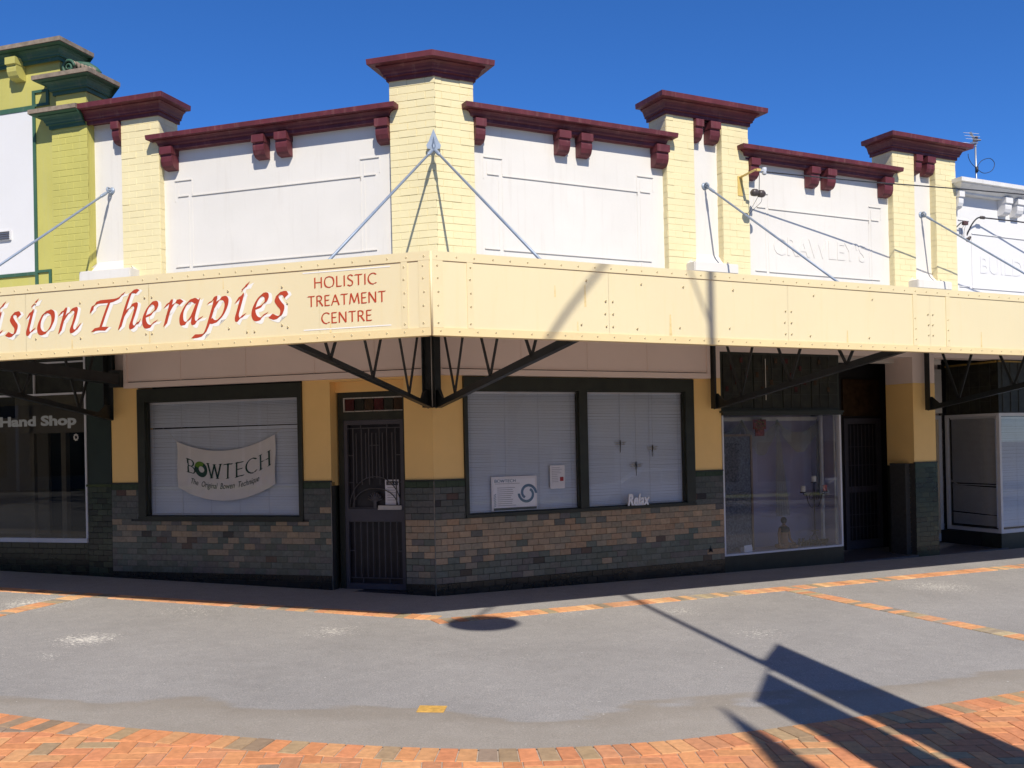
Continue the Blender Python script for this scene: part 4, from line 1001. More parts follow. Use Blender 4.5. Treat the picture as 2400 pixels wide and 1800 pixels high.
# carved scroll on the attic shoulder
SX, SZ = -5.20, 6.935
m = MB(); m.tube([(SX+.105*math.cos(a)*(1-a/13), .085, SZ+.105*math.sin(a)*(1-a/13)) for a in [i*.35 for i in range(32)]], [.020]*12+[.018-.0005*i for i in range(20)], 8)
m.tube([(SX, .10, SZ), (SX, .22, SZ)], .098, 20)
m.tube([(SX+.02, .16, SZ+.06), (SX+.14, .17, SZ+.03), (SX+.24, .19, SZ+.02), (SX+.34, .22, SZ-.04), (SX+.40, .24, SZ-.08)], [.05, .06, .055, .045, .02], 9)
m.box(SX-.13, SX+.42, .09, .30, 6.80, 6.842)
sc_ = Gp('carved_scroll', m, 'bottle')
for k in range(6):
    m = MB(); m.tube([(SX+.06+.05*k, .11+.015*k, SZ+.085-.018*k), (SX+.10+.05*k, .10+.015*k, SZ+.05-.02*k), (SX+.09+.055*k, .11+.015*k, SZ-.04-.008*k)], [.012, .026, .012], 7); part('acanthus_leaf', m, 'weather', sc_, FL)
# ground floor: dark green pier over tiles, big shop window
m = MB(); m.box(-4.935, -4.55, .004, .35, 1.315, 3.2); Gp('pier', m, paint('pier_green_paint', (.017, .030, .022), .4, .15, 5, .05))
m = MB(); m.box(-4.935, -4.552, .012, .35, -.05, 1.315); gd = Gp('tiled_pier', m, 'grout')
z = 1.315; row = 0; gt = {}
while z > .0:
    x = -4.935-(row % 2)*TW/2
    while x < -4.56:
        a, b = max(x, -4.935), min(x+TW, -4.553)
        if b-a > .02:
            key = round(b-a, 3)
            if key not in gt: mm = MB(); mm.box(-(b-a)/2+.002, (b-a)/2-.002, 0, .01, -TH/2+.002, TH/2-.002); gt[key] = bevelled(mm, 'tile', 'tile_o', .002)
            o = part('tile', gt[key], None, gd, FL @ Matrix.Translation(((a+b)/2, .002+random.uniform(-.001, .001), z-TH/2)) @ Matrix.Rotation(random.gauss(0, .006), 4, 'X')); o.color = (*tile_col(z, 'green', x), 1)
        x += TW
    z -= TH; row += 1
m = MB(); m.box(-4.945, -4.545, -.014, .02, 1.315, 1.345); Gp('pier_cap_tile', m, paint('moss_tile', (.05, .07, .02), .3, .2, 10, .1))
m = MB(); m.box(-11, -4.935, .012, .30, -.05, .575); gs = Gp('stall_riser', m, 'grout')
z = .57; row = 0
while z > -.0:
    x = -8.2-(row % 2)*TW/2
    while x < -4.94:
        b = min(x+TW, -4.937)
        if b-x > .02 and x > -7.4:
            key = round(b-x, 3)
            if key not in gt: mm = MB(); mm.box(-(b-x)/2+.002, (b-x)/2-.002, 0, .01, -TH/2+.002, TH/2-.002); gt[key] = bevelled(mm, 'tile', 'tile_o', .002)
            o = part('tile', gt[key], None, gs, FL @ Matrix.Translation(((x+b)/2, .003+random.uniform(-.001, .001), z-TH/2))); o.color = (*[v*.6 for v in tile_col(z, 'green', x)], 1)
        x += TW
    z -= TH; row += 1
m = MB(); m.box(-11, -4.937, -.02, .08, .575, .632); m.box(-4.965, -4.937, -.006, .06, .632, 3.1); m.box(-11, -4.965, -.004, .05, 2.545, 2.57); m.box(-11, -4.965, -.002, .05, 2.97, 2.99); m.box(-5.80, -5.79, -.002, .05, 2.57, 2.97); m.box(-6.6, -6.59, -.002, .05, 2.57, 2.97); gw = Gp('shop_window', m, 'alu')
m = MB(); m.box(-11, -4.96, .02, .026, .63, 2.55); part('pane', m, 'glassdim', gw, FL)
for a, b in ((-5.79, -4.966), (-6.59, -5.80), (-8, -6.6)): m = MB(); m.box(a, b, .03, .036, 2.57, 2.97); part('transom_pane', m, 'lead_grn', gw, FL)
m = MB(); m.box(-11, -4.95, .01, .3, 2.99, 3.25); Gp('window_head', m, 'dkgreen')
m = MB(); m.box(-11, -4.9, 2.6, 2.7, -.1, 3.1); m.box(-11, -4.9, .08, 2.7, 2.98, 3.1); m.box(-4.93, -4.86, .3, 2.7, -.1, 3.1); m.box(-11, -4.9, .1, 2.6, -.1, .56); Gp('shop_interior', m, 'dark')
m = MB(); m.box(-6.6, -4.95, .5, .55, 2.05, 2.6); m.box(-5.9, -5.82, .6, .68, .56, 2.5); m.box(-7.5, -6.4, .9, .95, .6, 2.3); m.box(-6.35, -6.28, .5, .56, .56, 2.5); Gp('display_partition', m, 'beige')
me = text_mesh('nd Hand Shop', 'lettering', paint('pale_window_lettering', (.46, .49, .48), .6, .1, 30, 0), 1.66, .130, -6.77, 2.145, .017, 0, bold=.045); [part('letter', q, None, gw, FL) for q in letters(me)]
m = MB()
for k in range(9): a = k*.75; m.box(-5.13+.03*math.cos(a), -5.11+.03*math.cos(a), .013, .0165, 1.96+.035*math.sin(a), 1.985+.035*math.sin(a))
part('tape_scrap', m, 'bead', gw, FL)
m = MB(); m.box(-11, -4.87, .5, 9, 5.3, 5.4); m.box(-11, -4.87, 8.9, 9, 0, 5.4); m.box(-11.1, -11, .1, 9, 0, 7.1); m.box(-11, -4.94, .30, .36, 3.2, 3.3); Gp('roof', m, 'roofmetal')

# ================================================================== WHITE BUILDING (right)
WB = thing('white_building', 'plain white painted shop building at the right edge with angled shopfront', 'building', FR, (11, .5, 0))
def Wp(name, mb, mat, F=FR, **k): return part(name, mb, mat, WB, F, **k)
m = MB(); m.box(9.05, 14.5, .10, .40, 3.2, 5.75); wpn = Wp('parapet_panel', m, 'white2')
m = MB(); m.mould([(8.98+.16, .09), (8.98+.16, .0), (14.5, 0)], [(-.10, 5.60), (-.02, 5.60), (-.02, 5.63), (.02, 5.64), (.05, 5.655), (.12, 5.70), (.15, 5.72), (.15, 5.735), (.19, 5.74), (.195, 5.80), (-.05, 5.83), (-.1, 5.83)]); m.box(9.06, 14.5, .0, .36, 5.604, 5.826); Wp('cornice', m, paint('off_white_cornice', (.70, .68, .64), .7, .06, 5, .2, 30, dirt=.3, dirtc=(.3, .27, .23), streak=.3, streakc=(.45, .42, .37)))
corbels(FR, .10, [(9.05, 9.16), (10.16, 10.32), (10.46, 10.62)], -.045, 1, 'white2', 'corbel', WB)
m = MB()
m.box(9.5, 14, .086, .10, 5.0, 5.012); m.box(9.5, 14, .086, .10, 4.12, 4.132); m.box(9.5, 9.51, .09, .10, 4.13, 5.0); m.box(9.2, 9.46, .086, .10, 5.2, 5.212); m.box(9.2, 9.44, .086, .10, 4.13, 4.142)
part('fillet', m, 'white2', wpn, FR)
me = text_mesh('BUILDING', 'lettering', 'white2', 1.74, .275, 9.71, 4.385, .1005, .007, bold=.012); [part('letter', q, None, wpn, FR) for q in letters(me)]
# shopfront with a splayed window and lattice screen door
A0, A1 = Vector((10.09, 1.12)), Vector((9.95, .02))    # splay from the deep end to the front post
DV = (A1-A0)
def sp(t, z, o=0): q = A0+DV*t; nn = Vector((DV.y, -DV.x)).normalized(); return (q.x+nn.x*o, q.y+nn.y*o, z)
m = MB()
for z0_, z1_ in ((2.05, 2.10), (.14, .20)): m.add([sp(0, z0_, .02), sp(1, z0_, .02), sp(1, z1_, .02), sp(0, z1_, .02), sp(0, z0_, -.04), sp(1, z0_, -.04), sp(1, z1_, -.04), sp(0, z1_, -.04)], [(0, 1, 2, 3), (7, 6, 5, 4), (3, 2, 6, 7), (4, 5, 1, 0), (0, 3, 7, 4), (1, 5, 6, 2)])
m.box(9.93, 9.98, -.01, .05, .14, 2.10); m.box(9.98, 14.5, .0, .05, 2.05, 2.10); m.box(9.98, 14.5, -.01, .06, .14, .20)
q = sp(0, 0, 0); m.box(q[0]-.02, q[0]+.03, q[1]-.02, q[1]+.03, .14, 2.10)
ws = Wp('shop_window', m, 'alu')
m = MB(); m.add([sp(0, .2, .004), sp(1, .2, .004), sp(1, 2.05, .004), sp(0, 2.05, .004), sp(0, .2, -.002), sp(1, .2, -.002), sp(1, 2.05, -.002), sp(0, 2.05, -.002)], [(0, 1, 2, 3), (7, 6, 5, 4)]); part('pane', m, 'glass', ws, FR)
m = MB(); m.box(9.98, 14.5, .02, .026, .2, 2.05); part('pane', m, 'glass', ws, FR)
m = MB(); m.add([sp(0, -.3, .0), sp(1, -.3, .0), sp(1, .14, .0), sp(0, .14, .0)], [(0, 1, 2, 3)]); m.box(9.95, 14.5, .01, .2, -.3, .14); Wp('stall_riser', m, 'dkgreen')
m = MB(); m.add([sp(0, 2.10, .01), sp(1, 2.10, .01), sp(1, 2.97, .01), sp(0, 2.97, .01)], [(0, 1, 2, 3)]); m.box(9.955, 14.5, .01, .05, 2.10, 2.97); wt = Wp('transom', m, 'lead_grn')
m = MB()
for k in range(12): xx = 10.05+k*.2; m.box(xx, xx+.006, .002, .0095, 2.12, 2.95); 
for z in (2.3, 2.55, 2.8): m.box(9.96, 14, .003, .0094, z, z+.006)
for k in range(5):
    a, b = sp(.08+.2*k, 2.12, .018), sp(.08+.2*k, 2.95, .018); m.bar(a, b, .006, .006, (1, 0, 0))
for z in (2.3, 2.55, 2.8): m.bar(sp(0, z, .018), sp(1, z, .018), .006, .006)
part('lead_came', m, 'grout', wt, FR)
m = MB(); m.bar(sp(0, 2.94, .02), sp(1, 2.94, .02), .02, .03); m.box(9.96, 14.5, -.01, .012, 2.93, 2.955); part('gilt_bead', m, paint('gilt_paint', (.32, .20, .04), .5, .2, 20, .1), wt, FR)
m = MB(); m.box(8.47, 14.5, .02, .3, 2.975, 3.25); Wp('window_head', m, 'bulk')
m = MB(); m.box(8.47, 10.1, .0, 1.3, -.3, -.10); Wp('entry_step', m, 'doorgrey')
m = MB(); m.box(8.62, 10.2, 1.30, 1.36, -.1, 3.1); Wp('entry_back', m, 'bulk')
Wp('entry_side', MB().box(8.62, 8.68, .55, 1.3, -.1, 3.1), 'doordark'); Wp('entry_return', MB().box(8.31, 8.68, .545, .60, -.1, 3.1), 'mustard')
m = MB()
for q in ((9.15, 9.22, -.08, 2.10), (10.0, 10.075, -.08, 2.10), (9.22, 10.0, 2.03, 2.10), (9.22, 10.0, -.08, .06)): m.box(q[0], q[1], 1.22, 1.28, q[2], q[3])
wd = Wp('lattice_door', m, 'alu')
m = MB(); m.box(9.94, 10.0, 1.225, 1.275, .06, 2.03); m.box(9.22, 9.28, 1.225, 1.275, .06, 2.03); part('door_stile', m, paint('cream_door_paint', (.62, .50, .33), .5, .05, 5, 0), wd, FR)
m = MB()
for k in range(-22, 12):
    for sg in (-1, 1):
        z0_ = .06+k*.09 if sg == 1 else .06+(k+10)*.09
        a = Vector((9.28, 1.25, 1.0+k*.09)); b = Vector((9.94, 1.25, 1.0+k*.09+sg*.9))
        if sg == -1: a.z += .9; b.z += .9
        lo, hi = .07, 2.02
        if max(a.z, b.z) < lo or min(a.z, b.z) > hi: continue
        def cl(p, q): 
            for lim in (lo, hi):
                if (p.z-lim)*(q.z-lim) < 0:
                    pass
            return p, q
        d = b-a; ts = [0, 1]
        t0 = (lo-a.z)/d.z; t1 = (hi-a.z)/d.z; t0, t1 = min(t0, t1), max(t0, t1); t0 = max(0, t0); t1 = min(1, t1)
        if t1 > t0: m.bar(a+d*t0, a+d*t1, .012, .006, (0, 1, 0))
part('lattice', m, 'grille', wd, FR)
m = MB(); m.box(9.3, 9.92, 1.285, 1.295, .08, 2.0); part('door_back', m, 'doordark', wd, FR)
m = MB(); m.box(8.9, 10.07, 1.2, 1.29, 2.14, 2.9); m2 = Wp('fanlight_panel', m, 'soffit')
m = MB(); m.box(9.86, 9.89, 1.19, 1.20, 2.2, 2.8); part('slot', m, 'dark', m2, FR)
m = MB(); m.box(10.1, 14.5, 1.3, 1.4, -.1, 3.0); m.box(10.0, 14.5, .1, 1.4, -.2, .12); Wp('shop_interior', m, 'dark')
m = MB(); m.box(9.05, 14.5, .4, 9, 5.2, 5.3); m.box(14.4, 14.5, .1, 9, -.5, 5.6); m.box(9.05, 14.5, 8.9, 9, -.5, 5.3); Wp('roof', m, 'roofmetal')
m = MB(); m.box(9.05, 14.5, .10, .4, 3.2, 3.3); Wp('head_wall', m, 'white2')

# ================================================================== THINGS IN THE WINDOWS
def blind(F, x0, x1, z0, z1, y, label, gaps=(), slats=None):
    t = thing('venetian_blind', label, 'blind', F, ((x0+x1)/2, y, z0), 'venetian blinds in the shop windows')
    m = MB(); z = z0+.03
    while z < z1-.03:
        tilt = .0087; dz = 0
        for gz_, s_ in gaps:
            if abs(z-gz_) < .013: dz = s_
        sag = random.uniform(-.0012, .0012)
        if dz != 99: m.add([(x0, y-.004, z-tilt+sag), (x1, y-.004, z-tilt+dz*.3-sag), (x1, y+.004, z+tilt+dz-sag), (x0, y+.004, z+tilt+sag), (x0, y-.0035, z-tilt-.001+sag), (x1, y-.0035, z-tilt-.001+dz*.3-sag), (x1, y+.0045, z+tilt-.001+dz-sag), (x0, y+.0045, z+tilt-.001+sag)], [(0, 1, 2, 3), (7, 6, 5, 4)])
        z += .0195
    part('slats', m, 'blind', t, F, stuff=True)
    m = MB(); m.box(x0, x1, y-.015, y+.02, z1-.03, z1); part('head_rail', m, 'alu', t, F)
    m = MB(); m.box(x0, x1, y-.012, y+.012, z0, z0+.018); part('bottom_rail', m, 'alu', t, F)
    k = max(2, int((x1-x0)/.42))
    for i in range(k+1):
        xx = x0+.08+(x1-x0-.16)*i/k; m = MB(); m.box(xx-.0014, xx+.0014, y-.011, y-.0095, z0, z1-.03); part('ladder_cord', m, 'cordgrey', t, F)
    return t
blind(FR, .44, 1.998, .94, 2.41, .095, 'grey blue venetian blind in the window left of the wide mullion')
blind(FR, 2.11, 3.66, .94, 2.41, .095, 'grey blue venetian blind behind the small white word Relax')
blind(FL, -4.04, -1.77, .935, 2.40, .125, 'wide grey blue venetian blind behind the white cloth banner', gaps=((2.05, 99), (2.031, .01)))
bs = blind(FR, 10.0, 14.0, .22, 2.04, .12, 'pale blue venetian blind in the window at the far right edge')
t = thing('broken_blind', 'sagging grey venetian blind with bent slats in the angled shop window', 'blind', FR, (10.2, .5, .2), 'venetian blinds in the shop windows')
m = MB(); z = .24
while z < 2.03:
    dz = 0
    if abs(z-.43) < .012 or abs(z-.92) < .012: z += .0195; continue
    a, b = sp(.03, z, -.06), sp(.97, z-(.03 if .40 < z < .9 else 0), -.06); a2, b2 = sp(.03, z+.017, -.064), sp(.97, z+.017-(.03 if .40 < z < .9 else 0), -.064)
    m.quad(a, b, b2, a2); z += .0195
m.quad(sp(.03, .96, -.03), sp(.18, .90, -.02), sp(.18, .92, -.022), sp(.03, .99, -.032))
part('slats', m, paint('grey_blind_slat', (.40, .41, .43), .6, .05, 8, 0), t, FR, stuff=True)
m = MB(); m.bar(sp(.02, 2.04, -.06), sp(.98, 2.04, -.06), .03, .03); part('head_rail', m, 'alu', t, FR)

# cloth banner
def ban(u, v, d=0):
    s4 = 4*u*(1-u); top = 1.882+.062*u-.16*s4; bot = 1.292+.033*u-.188*s4
    z = top+(bot-top)*v; x = -3.600+1.448*u+.012*v*(1-2*u)
    y = .090+.008*math.sin(u*38+v*6)*abs(1-2*u)**1.2*(.35+v)+.006*math.sin(v*9+u*11)-.010*s4
    return (x, y-d, z)
bt = thing('cloth_banner', 'white cloth banner with green lettering hanging slack in the left window', 'banner', FL, (-2.87, .13, 1.12))
m = MB(); nu, nv = 60, 24
for i in range(nu+1):
    for j in range(nv+1): m.v.append(ban(i/nu, j/nv))
for i in range(nu):
    for j in range(nv): a = i*(nv+1)+j; m.f.append((a, a+1, a+nv+2, a+nv+1)); m.mi.append(0); m.sm.append(True); m.tint.append(None)
part('cloth', m, 'cloth', bt, FL)
def bfn(x, z, d): return ban(x, 1-z, .004+d)
for c, u0_, w_ in (('B', .10, .095), ('W', .318, .14), ('T', .478, .10), ('E', .60, .095), ('C', .708, .115), ('H', .842, .115)):
    m = MB(); adv, st = CAPS[c]
    ss = [[(u0_+px/adv*w_, .445+py*.285) for px, py in s] for s in st]
    for s in st:
        for (px, py) in (s[0], s[-1]):
            if len(s) == 2 and abs(s[0][1]-s[1][1]) > .5: ss.append([(u0_+px/adv*w_-.014, .445+py*.285), (u0_+px/adv*w_+.014, .445+py*.285)])
    pen(m, ss, .0165, math.radians(8), bfn, 0, asp=2.4, mn=.45); part('letter', m, 'inkgreen', bt, FL)
m = MB(); oc = (.253, .585)
for k in range(24):
    a0_, a1_ = 2*math.pi*k/24, 2*math.pi*(k+1)/24
    w0, w1 = .030+.014*math.sin(a0_*.5), .030+.014*math.sin(a1_*.5)
    q = [(oc[0]+(.046+s_*w_/2)*math.cos(a), oc[1]+(.046+s_*w_/2)*2.45*math.sin(a)) for a, w_, s_ in ((a0_, w0, -1), (a0_, w0, 1), (a1_, w1, 1), (a1_, w1, -1))]
    m.add([bfn(p_, r_, 0) for p_, r_ in q], [(0, 1, 2, 3)], 1 if 3 < k < 11 else 0)
part('swirl_emblem', m, ['inkgreen', 'leafgreen'], bt, FL)
me = text_mesh('The  Original  Bowen  Technique', 'script_lettering', 'inkgreen', .70, .115, .145, .235, 0, 0, shear=.35)
for v in me.vertices: v.co = bfn(v.co.x, v.co.z, .001)
part('script_lettering', me, None, bt, FL)
m = MB(); m.tube([ban(0, 0), (-3.72, .09, 2.0), (-3.80, .08, 2.06)], .002, 5); m.tube([ban(1, 0), (-2.05, .09, 2.02)], .002, 5); part('cord', m, 'cloth', bt, FL)

# poster, notices, cut-out word, dragonflies
t = thing('poster', 'white poster with blue swirl taped low in the window left of the mullion', 'poster', FR, (1.08, .06, .94))
m = MB(); m.box(.775, 1.40, .060, .066, .945, 1.365); part('backing', m, 'paper', t, FR)
m = MB(); m.box(.80, 1.375, .0565, .0595, .985, 1.335); part('sheet', m, paint('poster_sheet', (.80, .80, .84), .5, .01, 3, 0), t, FR)
m = MB(); m.box(.80, 1.39, .0545, .0562, .955, .985); part('footer', m, 'ink', t, FR)
def pf(x, z, d): return (x, .0555-d, z)
for mm in caps('BOWTECH', .815, 1.295, .29, .034, .009, .2, pf, 0): part('letter', mm, 'inkblue', t, FR)
m = MB()
for k in range(34):
    a0_ = k*.24; a1_ = a0_+.24
    for base in (0, math.pi):
        r0_, r1_ = .12-.06*(k/34), .12-.06*((k+1)/34); w_ = .034
        q = [(1.265+(r_+s_*w_*.5)*math.cos(a+base), 1.15+(r_+s_*w_*.5)*math.sin(a+base)) for a, r_, s_ in ((a0_*.5, r0_, -1), (a0_*.5, r0_, 1), (a1_*.5, r1_, 1), (a1_*.5, r1_, -1))]
        m.add([pf(x_, z_, .0003*(k % 2)+.00002*k+(.0002 if base else 0)) for x_, z_ in q], [(0, 1, 2, 3)])
part('swirl_emblem', m, 'inkblue', t, FR)
m = MB(); m.box(.82, 1.16, .0550, .0562, 1.275, 1.281)
for k in range(10): m.box(.85, .85+random.uniform(.18, .26), .0550, .0562, 1.225-k*.024, 1.232-k*.024)
part('text_line', m, 'inkgrey', t, FR, stuff=True)
m = MB()
for k in range(8): m.add([(.803, .0552, .995+k*.02), (.835, .0552, 1.012+k*.02), (.835, .0552, 1.020+k*.02), (.803, .0552, 1.003+k*.02)], [(0, 1, 2, 3)])
part('side_stripe', m, 'inkblue', t, FR, stuff=True)
t = thing('window_notice', 'small white paper notice with red square on the glass by the mullion', 'notice', FR, (1.7, .06, 1.19))
m = MB(); m.box(1.593, 1.805, .064, .068, 1.19, 1.482); part('sheet', m, 'paper', t, FR)
m = MB(); m.box(1.735, 1.785, .0615, .0635, 1.283, 1.335); part('red_square', m, 'inkred', t, FR)
m = MB()
for k in range(9): m.box(1.62, 1.62+(.10 if k > 3 else .16)*random.uniform(.7, 1), .0618, .0635, 1.45-k*.022, 1.455-k*.022)
part('text_line', m, 'inkgrey', t, FR, stuff=True)
t = thing('door_notice', 'white paper notice with dark heading fixed to the corner door', 'notice', FL, (-.63, .17, 1.05))
m = MB(); m.box(-.728, -.545, DY+.052, DY+.056, 1.055, 1.36); part('sheet', m, 'paper', t, FL)
m = MB(); m.box(-.71, -.56, DY+.0490, DY+.0515, 1.295, 1.34); part('heading', m, 'ink', t, FL)
me = text_mesh('BACK AT', 'lettering', 'paper', .13, .026, -.70, 1.304, DY+.0485); part('lettering', me, None, t, FL)
m = MB()
for k in range(6): m.box(-.70, -.70+random.uniform(.08, .13), DY+.0500, DY+.0515, 1.26-k*.03, 1.266-k*.03)
part('text_line', m, 'inkgrey', t, FL, stuff=True)
me = text_mesh('Relax', 'cutout_word', paint('white_wood', (.78, .78, .80), .5, .02, 8, 0), .345, .15, 2.69, .932, -.012, .010, shear=.2, bold=.035)
tag(part('cutout_word', me, None, None, FR), 'white cut-out word Relax standing on the window ledge', 'ornament')
for (x, z, s_, lb) in ((2.649, 1.73, 1.0, 'upper left dragonfly hanging in front of the right-hand blind'), (3.155, 1.66, .95, 'upper right brownish dragonfly hanging in front of the right-hand blind'), (2.889, 1.44, 1.15, 'lowest dragonfly hanging in front of the right-hand blind above the white word')):
    t = thing('dragonfly_ornament', lb, 'ornament', FR, (x, .1, z), 'dragonflies hanging in the right window')
    m = MB(); m.tube([(x, .068, z+.05*s_), (x, .068, z+.02*s_), (x, .068, z-.02*s_), (x, .068, z-.11*s_)], [.006, .010, .007, .003], 6); part('body', m, 'bronze', t, FR)
    m = MB()
    for sg in (-1, 1):
        for dz, ln in ((.02, .10), (-.005, .085)): m.add([(x, .067, z+dz), (x+sg*ln*s_*.5, .066, z+dz+.012), (x+sg*ln*s_, .065, z+dz+.004), (x+sg*ln*s_*.5, .066, z+dz-.010)], [(0, 1, 2, 3)])
    part('wing', m, paint('gauze_wing', (.36, .36, .36), .5, .1, 20, 0), t, FR)
    m = MB(); m.tube([(x, .068, z+.05), (x, .068, 2.40)], .001, 4); part('thread', m, 'inkgrey', t, FR)
m = MB()
for k, a in enumerate((90, 210, 330, 30, 150)):
    r_ = .05 if k < 3 else .03; a = math.radians(a); m.add([(4.016, -.012, .27), (4.016+.02*math.cos(a+1), -.010, .27+.02*math.sin(a+1)), (4.016+r_*1.1*math.cos(a), -.008, .27+r_*1.4*math.sin(a)), (4.016+.02*math.cos(a-1), -.010, .27+.02*math.sin(a-1))], [(0, 1, 2, 3)])
m.tube([(4.016, .0, .27), (4.016, -.035, .27)], .016, 8)
tag(part('wall_tap', m, 'black', None, FR), 'small dark tap fitting low on the tiled wall by the display window', 'tap')

# display window contents
t = thing('swag_curtain', 'sheer olive swag curtain draped across the display window', 'curtain', FR, (5.4, .9, .4))
m = MB()
def swag(xa, xb, zt, dip, dn):
    for v in range(9):
        pts = []
        for i in range(17):
            u = i/16; pts.append((xa+(xb-xa)*u, .43-.02*math.sin(i*1.3+v)-.004*v, zt-dip*4*u*(1-u)*(.55+.45*v/8)-.004*v-dn*v/8*(4*u*(1-u))))
        yield pts
for xa, xb, dip in ((4.96, 5.62, .36), (5.62, 6.44, .33), (4.3, 4.96, .3)):
    rows = list(swag(xa, xb, 2.03, dip, .12))
    for a, b in zip(rows[:-1], rows[1:]):
        for i in range(16): m.add([a[i], a[i+1], b[i+1], b[i]], [(0, 1, 2, 3)], 0, True)
part('swag', m, 'sheer', t, FR)
for xc, wdt, zl in ((4.96, .20, 1.2), (5.62, .26, .62), (6.40, .14, .9)):
    m = MB()
    for i in range(20):
        x_ = xc-wdt*.2+(wdt)*i/20; x2_ = xc-wdt*.2+wdt*(i+1)/20
        y_, y2_ = .45+.02*math.sin(i*1.6), .45+.02*math.sin((i+1)*1.6)
        m.add([(xc+(x_-xc)*.15, .43, 2.04), (xc+(x2_-xc)*.15, .43, 2.04), (x2_+.03, y2_, zl), (x_+.03, y_, zl)], [(0, 1, 2, 3)], 0, True)
    part('tail', m, 'sheer', t, FR)
t = thing('patterned_screen', 'dark patterned folding screen at the left side of the display window', 'screen', FR, (4.6, .6, .18))
m = MB(); m.box(4.33, 5.00, .30, .32, .18, 1.80); part('screen_panel', m, 'pattern', t, FR)
m = MB(); m.box(5.00, 5.03, .285, .33, .18, 1.82); m.box(4.33, 5.00, .29, .33, 1.80, 1.83); part('screen_frame', m, 'wood', t, FR)
t = thing('candle_stand', 'wrought iron three-armed candle stand in the display window', 'candle stand', FR, (6.05, .5, .18))
def sc_x(x): return x
cxs, cys = 6.15, .25
m = MB(); m.tube([(cxs, cys, .36), (cxs, cys, 1.10)], .009, 8); m.box(cxs-.06, cxs+.06, cys-.02, cys+.02, .385, .395); part('stem', m, 'bronze', t, FR)
for a in (0, 120, 240):
    a = math.radians(a+20); m = MB(); m.tube([(cxs, cys, .37), (cxs+.03*math.cos(a), cys+.03*math.sin(a), .33), (cxs+.10*math.cos(a), cys+.10*math.sin(a), .22), (cxs+.14*math.cos(a), cys+.14*math.sin(a), .18)], .008, 6); part('foot', m, 'bronze', t, FR)
for sg, zz in ((-1, 1.02), (1, 1.02)):
    m = MB(); m.tube(smooth_path([(cxs, cys, .76), (cxs+sg*.06, cys, .74), (cxs+sg*.12, cys, .82), (cxs+sg*.15, cys, .92), (cxs+sg*.2, cys, .93), (cxs+sg*.215, cys, .96)], 5), .006, 6); m.tube(smooth_path([(cxs+sg*.02, cys, .95), (cxs+sg*.08, cys, .93), (cxs+sg*.09, cys, .87), (cxs+sg*.05, cys, .85), (cxs+sg*.04, cys, .89)], 5), .005, 6); part('arm', m, 'bronze', t, FR)
for dx, zz, mt in ((-.215, .97, 'candle'), (0, 1.11, 'candle'), (.215, .97, 'redglass')):
    m = MB(); m.lathe([(0, 0), (.05, 0), (.045, -.012), (.012, -.02)], (cxs+dx, cys, zz), 12); part('drip_pan', m, 'bronze', t, FR)
    m = MB(); m.lathe([(.034, 0), (.036, .085), (.025, .09), (0, .085)], (cxs+dx, cys, zz), 12); part('candle', m, mt, t, FR)
# seated figurine (an ornament about 35 cm high), back to the street
t = thing('seated_figurine', 'dark seated meditating figurine on the sill of the display window', 'figurine', FR, (5.33, .25, .18))
fx, fy = 5.48, .17
m = MB(); m.tube([(fx, fy, .20), (fx, fy, .26), (fx, fy, .34), (fx, fy, .42), (fx, fy, .475), (fx, fy, .50), (fx, fy, .52)], [.075, .062, .055, .066, .075, .045, .022], 14); m.tube([(fx, fy, .515), (fx, fy, .535), (fx, fy, .555), (fx, fy, .59), (fx, fy, .615), (fx, fy, .63)], [.02, .021, .034, .042, .030, .008], 12)
for sg in (-1, 1):
    m.tube([(fx+sg*.07, fy, .475), (fx+sg*.095, fy, .40), (fx+sg*.10, fy-.005, .33), (fx+sg*.12, fy-.03, .28), (fx+sg*.14, fy-.05, .25)], [.022, .020, .017, .014, .012], 8)
    m.tube([(fx+sg*.02, fy, .22), (fx+sg*.10, fy-.02, .215), (fx+sg*.17, fy-.04, .23), (fx+sg*.15, fy-.09, .21), (fx+sg*.03, fy-.11, .195)], [.05, .045, .034, .028, .02], 8)
part('figure', m, 'tan', t, FR)
m = MB(); m.lathe([(.0, .63), (.018, .632), (.036, .615), (.0445, .59), (.040, .56), (.034, .55)], (fx, fy, 0), 12); m.lathe([(.0565, .40), (.068, .42), (.0765, .475), (.047, .502)], (fx, fy, 0), 14); part('dark_wrap', m, 'bronze', t, FR)
me = text_mesh('Harmony', 'cutout_word', 'bronze', .60, .11, 5.78, .19, .22, .012, shear=.25, bold=.03)
tag(part('cutout_word', me, None, None, FR), 'dark cut-out word Harmony at the foot of the candle stand', 'ornament')
t = thing('hanging_ornament', 'red and gold wall hanging below the curtain rail of the display window', 'ornament', FR, (4.98, .85, 1.75))
m = MB(); m.box(5.13, 5.37, .37, .38, 1.90, 2.04); m.box(5.17, 5.33, .365, .38, 1.80, 1.90); part('cloth', m, paint('red_gold_cloth', (.22, .05, .035), .8, .7, 30, .1), t, FR)
m = MB()
for k in range(14): a = k*2.4; r_ = .012*math.sqrt(k); m.lathe([(0, -.012), (.014, 0), (0, .012)], (5.24+r_*math.cos(a)*2, .355, 1.97+r_*math.sin(a)*2), 6)
part('posy', m, paint('posy_green', (.16, .22, .05), .7, .6, 40, 0), t, FR)
m = MB(); m.box(4.70, 4.84, .11, .19, .178, .245); m.add([(4.70, .11, .245), (4.84, .11, .245), (4.82, .10, .285), (4.68, .10, .275)], [(0, 1, 2, 3)])
tag(part('card_box', m, 'paper', None, FR), 'small pale card box on the sill at the left of the display window', 'box')

